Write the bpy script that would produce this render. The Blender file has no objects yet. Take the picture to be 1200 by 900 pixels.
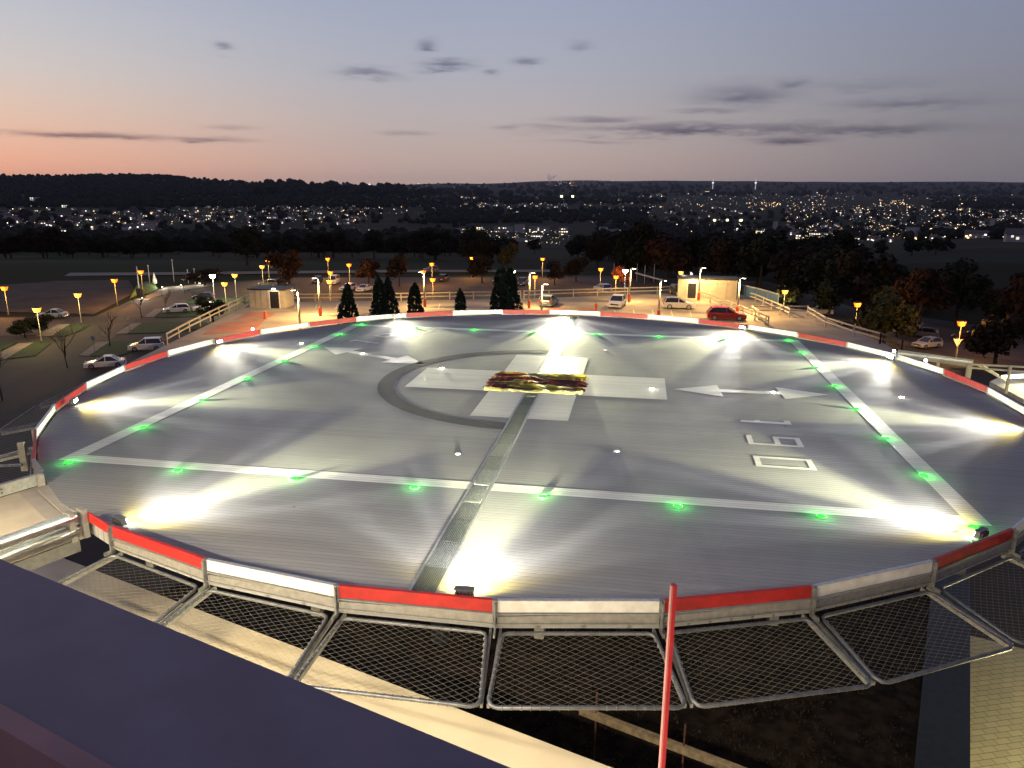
import bpy, math, random
import numpy as np
from math import radians as RD, sin, cos, pi, sqrt, atan2, tan, atan
from mathutils import Vector, Matrix, noise
sc = bpy.context.scene
COL = sc.collection
rng = random.Random(7)

# ------------------------------------------------------------------ camera
F, YAW, PITCH, ROLL = 890.1, -0.1637, 0.2493, 0.0073
CAM = Vector((3.3824, -26.2075, 6.6625))
_f = Vector((sin(YAW)*cos(PITCH), cos(YAW)*cos(PITCH), -sin(PITCH)))
_r = Vector((cos(YAW), -sin(YAW), 0)); _u = _r.cross(_f)
R_ = cos(ROLL)*_r + sin(ROLL)*_u; U_ = -sin(ROLL)*_r + cos(ROLL)*_u
cd = bpy.data.cameras.new('camera'); cam = bpy.data.objects.new('camera', cd); COL.objects.link(cam)
cam.matrix_world = Matrix(((R_.x, U_.x, -_f.x, CAM.x), (R_.y, U_.y, -_f.y, CAM.y), (R_.z, U_.z, -_f.z, CAM.z), (0, 0, 0, 1)))
cd.sensor_width = 36; cd.lens = 36*F/1200; cd.clip_start = .05; cd.clip_end = 60000
sc.camera = cam
sc.view_settings.view_transform = 'Standard'; sc.view_settings.look = 'None'
sc.view_settings.exposure = 0.0; sc.view_settings.gamma = 1; sc.view_settings.use_curve_mapping = False
sc.render.engine = 'CYCLES'
sc.cycles.use_denoising = True
sc.cycles.max_bounces = 6; sc.cycles.diffuse_bounces = 3; sc.cycles.glossy_bounces = 3
sc.cycles.volume_bounces = 0
sc.cycles.sample_clamp_indirect = 4
sc.cycles.caustics_reflective = False; sc.cycles.caustics_refractive = False

def ray(x, y):
    """direction of the sight line through a point of the photograph (used to survey real positions)"""
    return (R_*((x-600)/F) + U_*(-(y-450)/F) + _f)
def at(x, y, z=0.0):
    d = ray(x, y); t = (z-CAM.z)/d.z
    return CAM + d*t

# ------------------------------------------------------------------ world: dusk sky
def lin(c):
    return tuple((((v/255)+.055)/1.055)**2.4 if v/255 > .04045 else v/255/12.92 for v in c)
def hx(*c, a=1.0): return tuple(lin(c))+(a,)
w = bpy.data.worlds.new('World'); sc.world = w; w.use_nodes = True
nt = w.node_tree; nt.nodes.clear(); L = nt.links
def N(t, **k):
    n = nt.nodes.new(t)
    for a, v in k.items(): setattr(n, a, v)
    return n
def M(op, a, b=None, c=None, clamp=False):
    n = N('ShaderNodeMath', operation=op); n.use_clamp = clamp
    for i, v in enumerate((a, b, c)):
        if v is None: continue
        if isinstance(v, (int, float)): n.inputs[i].default_value = v
        else: L.new(v, n.inputs[i])
    return n.outputs[0]
tc = N('ShaderNodeTexCoord'); sep = N('ShaderNodeSeparateXYZ'); L.new(tc.outputs['Generated'], sep.inputs[0])
dx, dy, dz = sep.outputs
hl = M('SQRT', M('ADD', M('MULTIPLY', dx, dx), M('MULTIPLY', dy, dy)))
el = M('MULTIPLY', M('ARCTAN2', dz, hl), 57.29578)
# azimuth measured from the view's middle, degrees, right positive
cy_, sy_ = cos(YAW), sin(YAW)
ax = M('SUBTRACT', M('MULTIPLY', dx, cy_), M('MULTIPLY', dy, sy_))
ay = M('ADD', M('MULTIPLY', dx, sy_), M('MULTIPLY', dy, cy_))
az = M('MULTIPLY', M('ARCTAN2', ax, ay), 57.29578)
def ramp(stops):
    n = N('ShaderNodeValToRGB'); L.new(M('DIVIDE', el, 90.0, clamp=True), n.inputs[0])
    e = n.color_ramp.elements
    while len(e) > 1: e.remove(e[-1])
    e[0].position = 0; e[0].color = stops[0][1]
    for p, c in stops[1:]:
        q = e.new(p/90); q.color = c
    return n.outputs[0]
Z = hx(134, 130, 160)
SK_L = ramp([(0, hx(253, 172, 132)), (1.6, hx(253, 182, 146)), (4.2, hx(236, 197, 172)), (7, hx(216, 203, 194)), (10, hx(198, 197, 201)), (13, hx(180, 184, 198)), (25, hx(135, 145, 172)), (90, Z)])
SK_C = ramp([(0, hx(186, 160, 150)), (2.5, hx(188, 167, 160)), (5, hx(182, 172, 172)), (8, hx(170, 171, 182)), (12.8, hx(156, 164, 186)), (25, hx(118, 127, 158)), (90, Z)])
SK_R = ramp([(0, hx(116, 111, 118)), (2.5, hx(123, 119, 125)), (5, hx(127, 126, 135)), (8, hx(129, 132, 146)), (12.8, hx(127, 135, 160)), (25, hx(102, 110, 141)), (90, Z)])
SK_B = ramp([(0, hx(84, 79, 92)), (12, hx(104, 98, 122)), (40, hx(126, 120, 150)), (90, Z)])
def mr(v, a, b):
    n = N('ShaderNodeMapRange', interpolation_type='SMOOTHSTEP'); L.new(v, n.inputs[0])
    n.inputs[1].default_value = a; n.inputs[2].default_value = b
    return n.outputs[0]
def mx(f, a, b):
    n = N('ShaderNodeMix', data_type='RGBA'); L.new(f, n.inputs[0])
    for i, v in ((6, a), (7, b)):
        if isinstance(v, tuple): n.inputs[i].default_value = v
        else: L.new(v, n.inputs[i])
    return n.outputs[2]
c1 = mx(mr(az, -44, -4), SK_L, SK_C)
c2 = mx(mr(az, -4, 38), c1, SK_R)
c3 = mx(mr(M('ABSOLUTE', az), 60, 130), c2, SK_B)
# clouds: thin streaks, given as azimuth / elevation / size in degrees
nz = N('ShaderNodeTexNoise'); nz.inputs['Scale'].default_value = 16; nz.inputs['Detail'].default_value = 6; nz.inputs['Roughness'].default_value = .6
mp = N('ShaderNodeMapping'); mp.inputs['Scale'].default_value = (1, 1, 5.5); L.new(tc.outputs['Generated'], mp.inputs[0]); L.new(mp.outputs[0], nz.inputs['Vector'])
nf = M('SUBTRACT', nz.outputs['Fac'], .5)
def sky_az_el(x, y):
    d = ray(x, y).normalized(); a = d.x*cy_-d.y*sy_; b = d.x*sy_+d.y*cy_
    return math.degrees(atan2(a, b)), math.degrees(atan2(d.z, sqrt(a*a+b*b)))
clouds = [(105, 159, 120, 4, .9), (235, 163, 75, 2.6, .6), (262, 57, 13, 6, .8), (430, 86, 46, 7, .75), (525, 76, 42, 6, .8), (500, 54, 16, 5, .6), (575, 85, 14, 4, .6), (617, 71, 24, 4, .6),
          (272, 150, 40, 4, .35), (475, 156, 45, 2.5, .35), (595, 149, 26, 3, .4), (870, 112, 80, 13, .6), (930, 98, 28, 7, .5), (1060, 122, 100, 7, .5), (700, 140, 80, 4, .55), (640, 148, 60, 3, .4),
          (800, 151, 190, 7, .8), (1010, 153, 130, 8, .75), (900, 152, 160, 6, .7), (925, 164, 62, 4, .7), (690, 166, 80, 2.5, .3), (830, 130, 60, 3, .5), (680, 52, 20, 7, .3), (1000, 100, 120, 6, .18)]
tot = None
for (x, y, sw, sh, k) in clouds:
    a0, e0 = sky_az_el(x, y); sa = sw/918*57.3*.62; se = sh/918*57.3*.8
    u = M('DIVIDE', M('SUBTRACT', az, a0), sa); v = M('DIVIDE', M('ADD', M('SUBTRACT', el, e0), M('MULTIPLY', nf, 1.9 if sh > 4.5 else .8)), se)
    g = M('MULTIPLY', M('EXPONENT', M('MULTIPLY', M('ADD', M('MULTIPLY', u, u), M('MULTIPLY', v, v)), -1.0)), k)
    tot = g if tot is None else M('MAXIMUM', tot, g)
tot = M('MULTIPLY', tot, M('ADD', M('MULTIPLY', nf, 2.2), 1.0), clamp=True)
cm = N('ShaderNodeMix', data_type='RGBA', blend_type='MULTIPLY'); cm.inputs[0].default_value = 1
L.new(c3, cm.inputs[6]); cm.inputs[7].default_value = (.30, .31, .42, 1)
c4 = mx(tot, c3, cm.outputs[2])
c5 = mx(mr(el, -.2, -3), c4, hx(30, 28, 32))
bg = N('ShaderNodeBackground'); L.new(c5, bg.inputs[0]); bg.inputs[1].default_value = 1.07
wo = N('ShaderNodeOutputWorld'); L.new(bg.outputs[0], wo.inputs[0])

# ------------------------------------------------------------------ helpers: materials
MATS = {}
def mat(name, col, rough=.6, metal=0.0, var=.12, scale=3.0, bump=0.0, bscale=None, emit=None, estr=0.0, spec=.5, sample=True, col2=None, detail=4, objc=True, ev=None):
    if name in MATS: return MATS[name]
    m = bpy.data.materials.new(name); m.use_nodes = True; t = m.node_tree
    b = t.nodes['Principled BSDF']
    b.inputs['Roughness'].default_value = rough; b.inputs['Metallic'].default_value = metal
    b.inputs['Specular IOR Level'].default_value = spec
    c = tuple(col[:3])
    lo = tuple(v*(1-var) for v in c)+(1,); hi = tuple(min(1, v*(1+var)) for v in c)+(1,)
    if col2: hi = tuple(col2[:3])+(1,); lo = c+(1,)
    tx = t.nodes.new('ShaderNodeTexCoord'); n = t.nodes.new('ShaderNodeTexNoise')
    n.inputs['Scale'].default_value = scale; n.inputs['Detail'].default_value = detail
    t.links.new(tx.outputs['Object'], n.inputs['Vector'])
    cr = t.nodes.new('ShaderNodeValToRGB'); t.links.new(n.outputs['Fac'], cr.inputs[0])
    cr.color_ramp.elements[0].position = .35; cr.color_ramp.elements[0].color = lo
    cr.color_ramp.elements[1].position = .65; cr.color_ramp.elements[1].color = hi
    t.links.new(cr.outputs[0], b.inputs['Base Color'])
    if bump:
        n2 = t.nodes.new('ShaderNodeTexNoise'); n2.inputs['Scale'].default_value = bscale or scale*6; n2.inputs['Detail'].default_value = 5
        t.links.new(tx.outputs['Object'], n2.inputs['Vector'])
        bp = t.nodes.new('ShaderNodeBump'); bp.inputs['Strength'].default_value = 1; bp.inputs['Distance'].default_value = bump
        t.links.new(n2.outputs['Fac'], bp.inputs['Height']); t.links.new(bp.outputs[0], b.inputs['Normal'])
    if emit:
        b.inputs['Emission Color'].default_value = tuple(emit[:3])+(1,); b.inputs['Emission Strength'].default_value = estr
    if not sample: m.cycles.emission_sampling = 'NONE'
    MATS[name] = m
    return m

# ------------------------------------------------------------------ helpers: geometry
class MB:
    def __init__(s): s.v = []; s.f = []; s.m = []; s.k = 0
    def add(s, vs, fs, k=None):
        o = len(s.v); s.v += [tuple(p) for p in vs]; s.f += [tuple(i+o for i in f) for f in fs]; s.m += [s.k if k is None else k]*len(fs)
    def box(s, c, d, rz=0, k=None, taper=1.0, tilt=None):
        hx_, hy, hz = d[0]/2, d[1]/2, d[2]/2; vs = []
        for z, q in ((-hz, 1), (hz, taper)):
            for x, y in ((-hx_, -hy), (hx_, -hy), (hx_, hy), (-hx_, hy)): vs.append(Vector((x*q, y*q, z)))
        Rm = Matrix.Rotation(rz, 3, 'Z')
        if tilt: Rm = Rm @ Matrix.Rotation(tilt[1], 3, tilt[0])
        vs = [Rm @ p + Vector(c) for p in vs]
        s.add(vs, [(0, 3, 2, 1), (4, 5, 6, 7), (0, 1, 5, 4), (1, 2, 6, 5), (2, 3, 7, 6), (3, 0, 4, 7)], k)
    def beam(s, a, b, wd, ht, k=None, up=(0, 0, 1)):
        a = Vector(a); b = Vector(b); d = (b-a).normalized(); sd = d.cross(Vector(up))
        sd = sd.normalized() if sd.length > 1e-4 else Vector((1, 0, 0)); u = sd.cross(d)
        vs = []
        for p in (a, b):
            for i, j in ((-1, -1), (1, -1), (1, 1), (-1, 1)): vs.append(p+sd*i*wd/2+u*j*ht/2)
        s.add(vs, [(0, 1, 2, 3), (7, 6, 5, 4), (0, 4, 5, 1), (1, 5, 6, 2), (2, 6, 7, 3), (3, 7, 4, 0)], k)
    def tube(s, pts, r, n=8, k=None, closed=False, r2=None):
        P = [Vector(p) for p in pts]; rings = []; m = len(P)
        for i, p in enumerate(P):
            if closed: d = (P[(i+1) % m]-P[i-1])
            else: d = P[min(i+1, m-1)]-P[max(i-1, 0)]
            d.normalize(); a = d.cross(Vector((0, 0, 1)))
            a = a.normalized() if a.length > 1e-3 else Vector((1, 0, 0)); b = d.cross(a)
            rr = r if r2 is None else r+(r2-r)*i/(m-1)
            rings.append([p+a*rr*cos(2*pi*j/n)+b*rr*sin(2*pi*j/n) for j in range(n)])
        vs = [q for rg in rings for q in rg]; fs = []
        for i in range(m if closed else m-1):
            i2 = (i+1) % m
            for j in range(n): fs.append((i*n+j, i*n+(j+1) % n, i2*n+(j+1) % n, i2*n+j))
        if not closed: fs.append(tuple(range(n))[::-1]); fs.append(tuple((m-1)*n+j for j in range(n)))
        s.add(vs, fs, k)
    def lathe(s, prof, c=(0, 0, 0), n=12, k=None):
        vs = []; fs = []; c = Vector(c)
        for r, z in prof:
            for j in range(n): vs.append(c+Vector((r*cos(2*pi*j/n), r*sin(2*pi*j/n), z)))
        for i in range(len(prof)-1):
            for j in range(n): fs.append((i*n+j, i*n+(j+1) % n, (i+1)*n+(j+1) % n, (i+1)*n+j))
        fs.append(tuple(range(n))[::-1]); fs.append(tuple((len(prof)-1)*n+j for j in range(n)))
        s.add(vs, fs, k)
    def sheet(s, pts, z=None, k=None):
        s.add([(p[0], p[1], (p[2] if z is None else z)) for p in pts], [tuple(range(len(pts)))], k)
    def slab(s, pts, z0, z1, k=None):
        n = len(pts); vs = [(p[0], p[1], z0) for p in pts]+[(p[0], p[1], z1) for p in pts]
        a = sum(pts[i][0]*pts[(i+1) % n][1]-pts[(i+1) % n][0]*pts[i][1] for i in range(n))
        idx = list(range(n)) if a > 0 else list(range(n))[::-1]
        fs = [tuple(idx[::-1]), tuple(i+n for i in idx)]
        for i in range(n):
            p, q = idx[i], idx[(i+1) % n]; fs.append((p, q, q+n, p+n))
        s.add(vs, fs, k)
    def build(s, name, mats, parent=None, smooth=False, loc=None):
        me = bpy.data.meshes.new(name)
        if loc is not None: vs = [(v[0]-loc[0], v[1]-loc[1], v[2]-loc[2]) for v in s.v]
        else: vs = s.v
        me.from_pydata(vs, [], s.f); me.update()
        for m in (mats if isinstance(mats, (list, tuple)) else [mats]): me.materials.append(m)
        me.polygons.foreach_set('material_index', s.m)
        if smooth: me.polygons.foreach_set('use_smooth', [True]*len(me.polygons))
        o = bpy.data.objects.new(name, me); COL.objects.link(o)
        if parent: o.parent = parent
        elif loc is not None: o.location = loc
        return o
def tag(o, label=None, cat=None, group=None, kind=None):
    if label: o['label'] = label
    if cat: o['category'] = cat
    if group: o['group'] = group
    if kind: o['kind'] = kind
    return o
def empty(name, loc=(0, 0, 0), rz=0, label=None, cat=None, group=None):
    o = bpy.data.objects.new(name, None); COL.objects.link(o); o.location = loc; o.rotation_euler.z = rz
    o.empty_display_size = .3
    return tag(o, label, cat, group)
def dup(o, loc=None, rz=None, scale=None, label=None, group=None, parent=None):
    c = o.copy(); COL.objects.link(c); c.parent = parent
    if loc is not None: c.location = loc
    if rz is not None: c.rotation_euler.z = rz
    if scale is not None: c.scale = scale
    if label: c['label'] = label
    if group: c['group'] = group
    for ch in list(o.children): dup(ch, parent=c)
    return c
def lamp(name, kind, loc, energy, color, parent=None, aim=None, **k):
    ld = bpy.data.lights.new(name, kind); ld.energy = energy; ld.color = color
    for a, v in k.items(): setattr(ld, a, v)
    o = bpy.data.objects.new(name, ld); COL.objects.link(o); o.location = loc
    if aim is not None:
        d = Vector(aim); o.rotation_euler = d.to_track_quat('-Z', 'Y').to_euler()
    if parent: o.parent = parent
    return o
def pol(r, deg, z=0.0): return Vector((r*cos(RD(deg)), r*sin(RD(deg)), z))

# ------------------------------------------------------------------ common materials
galv = mat('galvanised_steel', (.27, .28, .29), .42, .75, .25, 9, .002, 60)
galv_dark = mat('weathered_galvanised_steel', (.13, .138, .15), .42, .6, .2, 7, .001, 50)
alu = mat('mill_aluminium', (.62, .62, .60), .38, .8, .12, 12)
plate = mat('dull_zinc_plate', (.27, .265, .25), .55, .45, .14, 11, .001, 30)
white_p = mat('white_gloss_paint', (.60, .58, .52), .5, 0, 0, 4, .001, 30, col2=(.80, .79, .74), detail=8)
red_p = mat('red_gloss_paint', (.24, .008, .008), .5, 0, 0, 4, .001, 30, col2=(.38, .010, .010), detail=8)
dark_m = mat('dark_coated_metal', (.03, .03, .035), .5, .3)
black = mat('black_rubber', (.02, .02, .02), .7)
beige_rail = mat('beige_painted_rail', (.45, .43, .36), .5, .1, .1, 4)

# ------------------------------------------------------------------ terrain
rows_r = [0, 60, 150, 205, 260, 340, 450, 700, 1200, 1600, 2000, 2500, 3200, 4200, 5200, 7000, 9500, 13000, 17000, 22000]
# for each column of sight: the height in the photograph (pixels) at which ground at that distance is seen
cols = {
 -500: [None]*4+[309, 305, 302, 292, 279, 272, 260, 248, 232, 219, 209, 214, 216, 216, 216, 222],
 0:    [None]*4+[309, 304, 301, 291, 277, 272, 260, 248, 230, 217, 207, 214, 215, 215, 215, 222],
 170:  [None]*4+[309, 304, 301, 291, 278, 273, 260, 248, 230, 217, 206.5, 214, 215, 215, 215, 222],
 300:  [None]*4+[309, 304, 301, 292, 279, 272, 261, 249, 234, 222, 213, 216, 216, 215, 215, 222],
 450:  [None]*4+[309, 304, 301, 293, 280, 271, 262, 252, 240, 228, 220, 219, 218, 218, 217, 222],
 530:  [None]*4+[309, 304, 301, 294, 285, 280, 268, 257, 248, 236, 230, 225, 221, 217.5, 215, 222],
 700:  [None]*4+[309, 304, 301, 294, 286, 281, 270, 262, 252, 242, 236, 229, 222, 216, 211.5, 222],
 850:  [None]*4+[309, 304, 301, 295, 288, 281, 273, 264, 254, 244, 238, 231, 224, 217, 211.5, 222],
 1000: [None]*4+[309, 304, 301, 296, 290, 282, 275, 266, 256, 246, 240, 233, 226, 218, 213, 222],
 1200: [None]*4+[309, 303, 298, 286, 280, 275, 270, 262, 253, 245, 240, 233, 226, 218, 213, 222],
 1700: [None]*4+[309, 302, 296, 284, 279, 275, 270, 262, 253, 245, 240, 233, 226, 218, 213, 222]}
GZ = -15.0
cx_s = sorted(cols); az_s = []; tab = []
for x in cx_s:
    d = ray(x, 223); az_s.append(atan2(d.x*cy_-d.y*sy_, d.x*sy_+d.y*cy_))
    zz = []
    for r, y in zip(rows_r, cols[x]):
        if y is None: zz.append(GZ)
        else:
            d = ray(x, y); zz.append(CAM.z+d.z/sqrt(d.x**2+d.y**2)*r)
    tab.append(zz)
def H(px, py, bumps=True):
    X, Y = px-CAM.x, py-CAM.y
    r = sqrt(X*X+Y*Y); a = atan2(X*cy_-Y*sy_, X*sy_+Y*cy_)
    a = max(az_s[0], min(az_s[-1], a))
    i = 0
    while i < len(az_s)-2 and a > az_s[i+1]: i += 1
    t = (a-az_s[i])/(az_s[i+1]-az_s[i])
    t = t*t*(3-2*t)
    j = 0
    r = min(r, rows_r[-1])
    while j < len(rows_r)-2 and r > rows_r[j+1]: j += 1
    s = (r-rows_r[j])/(rows_r[j+1]-rows_r[j])
    za = tab[i][j]+(tab[i][j+1]-tab[i][j])*s; zb = tab[i+1][j]+(tab[i+1][j+1]-tab[i+1][j])*s
    z = za+(zb-za)*t
    if r > 900 and bumps: z += min(1, (r-900)/3000)*9*noise.noise(Vector((px/900, py/900, 0)))*(1+r/12000)
    return z
def at_t(x, y):
    d = ray(x, y); h = sqrt(d.x**2+d.y**2); d = d/h; r = 200.0
    while r < 21000:
        p = CAM+d*r
        if p.z <= H(p.x, p.y): return Vector((p.x, p.y, H(p.x, p.y))), r
        r *= 1.008
    return None, None
mb = MB(); NA = 260; azl = []
for i in range(NA):   # denser inside the view
    t = i/NA
    azl.append(t)
angs = [RD(-48)+RD(96)*i/170 for i in range(171)]+[RD(48)+RD(264)*i/46 for i in range(1, 46)]
rl = [0, 60, 120, 170, 205]+[205*(17500/205)**(i/95) for i in range(1, 96)]
rl += [19500]
na = len(angs)
for r in rl:
    for a in angs:
        X = r*sin(a); Y = r*cos(a); px = CAM.x+X*cy_+Y*sy_; py = CAM.y-X*sy_+Y*cy_
        mb.v.append((px, py, H(px, py)))
for i in range(len(rl)-1):
    for j in range(na):
        j2 = (j+1) % na; mb.f.append((i*na+j, i*na+j2, (i+1)*na+j2, (i+1)*na+j)[::-1]); mb.m.append(0)
gm = mat('field_ground', (.010, .018, .004), .95, 0, 0, .006, col2=(.024, .014, .007), detail=6)
tnt = gm.node_tree
b_ = tnt.nodes['Principled BSDF']; b_.inputs['Specular IOR Level'].default_value = .1
vo = tnt.nodes.new('ShaderNodeTexVoronoi'); vo.inputs['Scale'].default_value = .0045; vo.inputs['Randomness'].default_value = .8
tx = [n for n in tnt.nodes if n.type == 'TEX_COORD'][0]
mp2 = tnt.nodes.new('ShaderNodeMapping'); mp2.inputs['Rotation'].default_value = (0, 0, .5); mp2.inputs['Scale'].default_value = (1, 2.2, 0)
tnt.links.new(tx.outputs['Object'], mp2.inputs[0]); tnt.links.new(mp2.outputs[0], vo.inputs['Vector'])
crv = tnt.nodes.new('ShaderNodeValToRGB'); crv.color_ramp.interpolation = 'CONSTANT'
sp = tnt.nodes.new('ShaderNodeSeparateColor'); tnt.links.new(vo.outputs['Color'], sp.inputs[0]); tnt.links.new(sp.outputs[0], crv.inputs[0])
e = crv.color_ramp.elements; e[0].position = 0; e[0].color = (.5, .55, .5, 1); e[1].position = .35; e[1].color = (1.0, 1.3, .8, 1)
q = e.new(.6); q.color = (1.3, .9, .7, 1); q = e.new(.8); q.color = (.7, .7, .7, 1)
mm = tnt.nodes.new('ShaderNodeMix'); mm.data_type = 'RGBA'; mm.blend_type = 'MULTIPLY'; mm.inputs[0].default_value = 1
cr0 = [n for n in tnt.nodes if n.type == 'VALTORGB' and n != crv][0]
tnt.links.new(cr0.outputs[0], mm.inputs[6]); tnt.links.new(crv.outputs[0], mm.inputs[7]); tnt.links.new(mm.outputs[2], b_.inputs['Base Color'])
tag(mb.build('ground_terrain', gm, smooth=True), kind='structure')

# ------------------------------------------------------------------ near ground: roads, lots, lawns (z = -15)
asph = mat('worn_asphalt', (.025, .020, .014), .85, 0, .25, .25, .01, 30)
asph2 = mat('reddish_paved_lot', (.062, .040, .028), .85, 0, .2, .3, .01, 30)
pale = mat('pale_concrete_paving', (.17, .14, .11), .85, 0, .15, .6, .005, 30)
lawn_m = mat('short_lawn', (.014, .036, .005), .95, 0, .35, 1.2, .03, 20)
scrub_m = mat('dry_brown_scrub', (.050, .030, .016), .95, 0, .35, .3, .05, 10)
def ground_poly(name, px, m, dz, smallz=GZ):
    P = [at(x, y, smallz+dz) for x, y in px]
    b = MB(); b.slab([(p.x, p.y) for p in P], smallz+dz-.03, smallz+dz)
    return tag(b.build(name, m), kind='structure')
def c4(pts): return [(x/5.4545, 290+y/5.4545) for x, y in pts]
ground_poly('hospital_yard', [(-80, 480), (-60, 372), (110, 371), (170, 345), (200, 335), (330, 326), (700, 323), (900, 330), (1000, 360), (1240, 395), (1400, 460), (1300, 760), (1000, 900), (400, 880), (60, 640)], asph, .03)
ground_poly('rear_lot', [(285, 349), (215, 341), (330, 325), (740, 326), (800, 332), (760, 345)], asph2, .06)
ground_poly('side_lot', [(1000, 372), (1030, 366), (1110, 385), (1260, 402), (1240, 430), (1060, 405)], asph2, .06)
ground_poly('access_road', c4([(640, 560), (700, 450), (870, 340), (1010, 300), (1200, 255), (1240, 330), (1000, 400), (800, 500), (720, 590)]), asph2, .06)
ground_poly('overflow_lot', c4([(-100, 445), (200, 455), (420, 470), (240, 560), (-100, 570)]), asph2, .06)
for pts in ([(225, 568), (375, 490), (450, 488), (330, 565)], [(-60, 735), (-60, 700), (120, 612), (215, 607), (40, 710)], [(740, 550), (840, 485), (905, 482), (810, 550)],
            [(505, 690), (620, 605), (705, 600), (570, 692)], [(920, 445), (990, 393), (1050, 390), (980, 445)]):
    ground_poly('paved_path', c4(pts), pale, .10)
for pts in ([(335, 565), (455, 488), (585, 490), (520, 530), (420, 565)], [(45, 712), (220, 610), (330, 608), (230, 690)], [(815, 550), (910, 482), (1200, 475), (1330, 480), (1300, 520), (1000, 545)],
            [(576, 692), (711, 600), (900, 592), (860, 660), (760, 690)], [(986, 445), (1056, 390), (1110, 388), (1300, 385), (1300, 440), (1060, 445)], [(-90, 655), (-60, 610), (110, 607), (-40, 680)],
            [(1200, 330), (1600, 320), (1600, 350), (1200, 360)]):
    ground_poly('lawn', c4(pts), lawn_m, .12)
ground_poly('far_road', [(-200, 325), (0, 324), (200, 322), (460, 319), (660, 318.5), (660, 316), (460, 316.2), (200, 319), (0, 320), (-200, 320)], pale, .08)
ground_poly('planted_bed', [(0, 365), (0, 330), (150, 328), (160, 342), (110, 368)], scrub_m, .05)
ground_poly('planted_bed', [(330, 349), (740, 343), (740, 338), (330, 343)], scrub_m, .16)

# ------------------------------------------------------------------ helipad
RIM = 15.45
deck_m = bpy.data.materials.new('ribbed_aluminium_deck_paint'); deck_m.use_nodes = True
def ribbed(m, c_lo, c_hi, rough, groove=.006, spec=.14):
    t = m.node_tree; b = t.nodes['Principled BSDF']; nn = t.nodes.new; lk = t.links.new
    tx = nn('ShaderNodeTexCoord'); sp = nn('ShaderNodeSeparateXYZ'); lk(tx.outputs['Object'], sp.inputs[0])
    def m_(op, a, bb=None, clamp=False):
        n = nn('ShaderNodeMath'); n.operation = op; n.use_clamp = clamp
        for i, v in enumerate((a, bb)):
            if v is None: continue
            if isinstance(v, (int, float)): n.inputs[i].default_value = v
            else: lk(v, n.inputs[i])
        return n.outputs[0]
    # extruded planks run along x, 0.13 m wide
    ph = m_('FRACT', m_('DIVIDE', sp.outputs[1], .13)); d = m_('ABSOLUTE', m_('SUBTRACT', ph, .5))
    joint = m_('MULTIPLY', m_('SUBTRACT', d, .40), 10, clamp=True)
    idx = m_('FLOOR', m_('DIVIDE', sp.outputs[1], .13))
    wn = nn('ShaderNodeTexWhiteNoise'); wn.noise_dimensions = '1D'; lk(idx, wn.inputs['W'])
    mpn = nn('ShaderNodeMapping'); mpn.inputs['Scale'].default_value = (.16, 1.1, 1); lk(tx.outputs['Object'], mpn.inputs[0])
    n1 = nn('ShaderNodeTexNoise'); n1.inputs['Scale'].default_value = 1.0; n1.inputs['Detail'].default_value = 7; n1.inputs['Roughness'].default_value = .62; lk(mpn.outputs[0], n1.inputs['Vector'])
    n2 = nn('ShaderNodeTexNoise'); n2.inputs['Scale'].default_value = 26; n2.inputs['Detail'].default_value = 4; lk(tx.outputs['Object'], n2.inputs['Vector'])
    f = m_('ADD', m_('ADD', m_('MULTIPLY', m_('SUBTRACT', n1.outputs[0], .5), 1.1), .5), m_('ADD', m_('MULTIPLY', m_('SUBTRACT', wn.outputs[0], .5), .30), m_('MULTIPLY', m_('SUBTRACT', n2.outputs[0], .5), .35)), clamp=True)
    mxn = nn('ShaderNodeMix'); mxn.data_type = 'RGBA'; lk(f, mxn.inputs[0]); mxn.inputs[6].default_value = c_lo; mxn.inputs[7].default_value = c_hi
    mj = nn('ShaderNodeMix'); mj.data_type = 'RGBA'; lk(m_('MULTIPLY', joint, .75), mj.inputs[0]); lk(mxn.outputs[2], mj.inputs[6]); mj.inputs[7].default_value = (.05, .05, .05, 1)
    vv = nn('ShaderNodeTexVoronoi'); vv.inputs['Scale'].default_value = .55; lk(tx.outputs['Object'], vv.inputs['Vector'])
    spk = m_('MULTIPLY', m_('SUBTRACT', .022, vv.outputs['Distance']), 90, clamp=True)
    ms = nn('ShaderNodeMix'); ms.data_type = 'RGBA'; lk(m_('MULTIPLY', spk, .8), ms.inputs[0]); lk(mj.outputs[2], ms.inputs[6]); ms.inputs[7].default_value = (.02, .02, .02, 1)
    lk(ms.outputs[2], b.inputs['Base Color'])
    rr = nn('ShaderNodeMapRange'); lk(n1.outputs[0], rr.inputs[0]); rr.inputs[1].default_value = .3; rr.inputs[2].default_value = .7; rr.inputs[3].default_value = rough-.08; rr.inputs[4].default_value = rough+.12
    lk(rr.outputs[0], b.inputs['Roughness'])
    h = m_('ADD', m_('MULTIPLY', joint, -1.0), m_('MULTIPLY', n2.outputs[0], .12))
    bp = nn('ShaderNodeBump'); bp.inputs['Strength'].default_value = 1; bp.inputs['Distance'].default_value = groove; lk(h, bp.inputs['Height']); lk(bp.outputs[0], b.inputs['Normal'])
    b.inputs['Specular IOR Level'].default_value = spec
ribbed(deck_m, (.195, .20, .215, 1), (.275, .282, .297, 1), .80)
mark_w = bpy.data.materials.new('worn_white_marking'); mark_w.use_nodes = True; ribbed(mark_w, (.46, .46, .44, 1), (.70, .70, .67, 1), .6)
mark_d = bpy.data.materials.new('faded_dark_ring_paint'); mark_d.use_nodes = True; ribbed(mark_d, (.078, .082, .088, 1), (.11, .115, .12, 1), .8, spec=.05)
mark_r = bpy.data.materials.new('red_marking_paint'); mark_r.use_nodes = True; ribbed(mark_r, (.40, .02, .015, 1), (.55, .04, .03, 1), .55)

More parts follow.
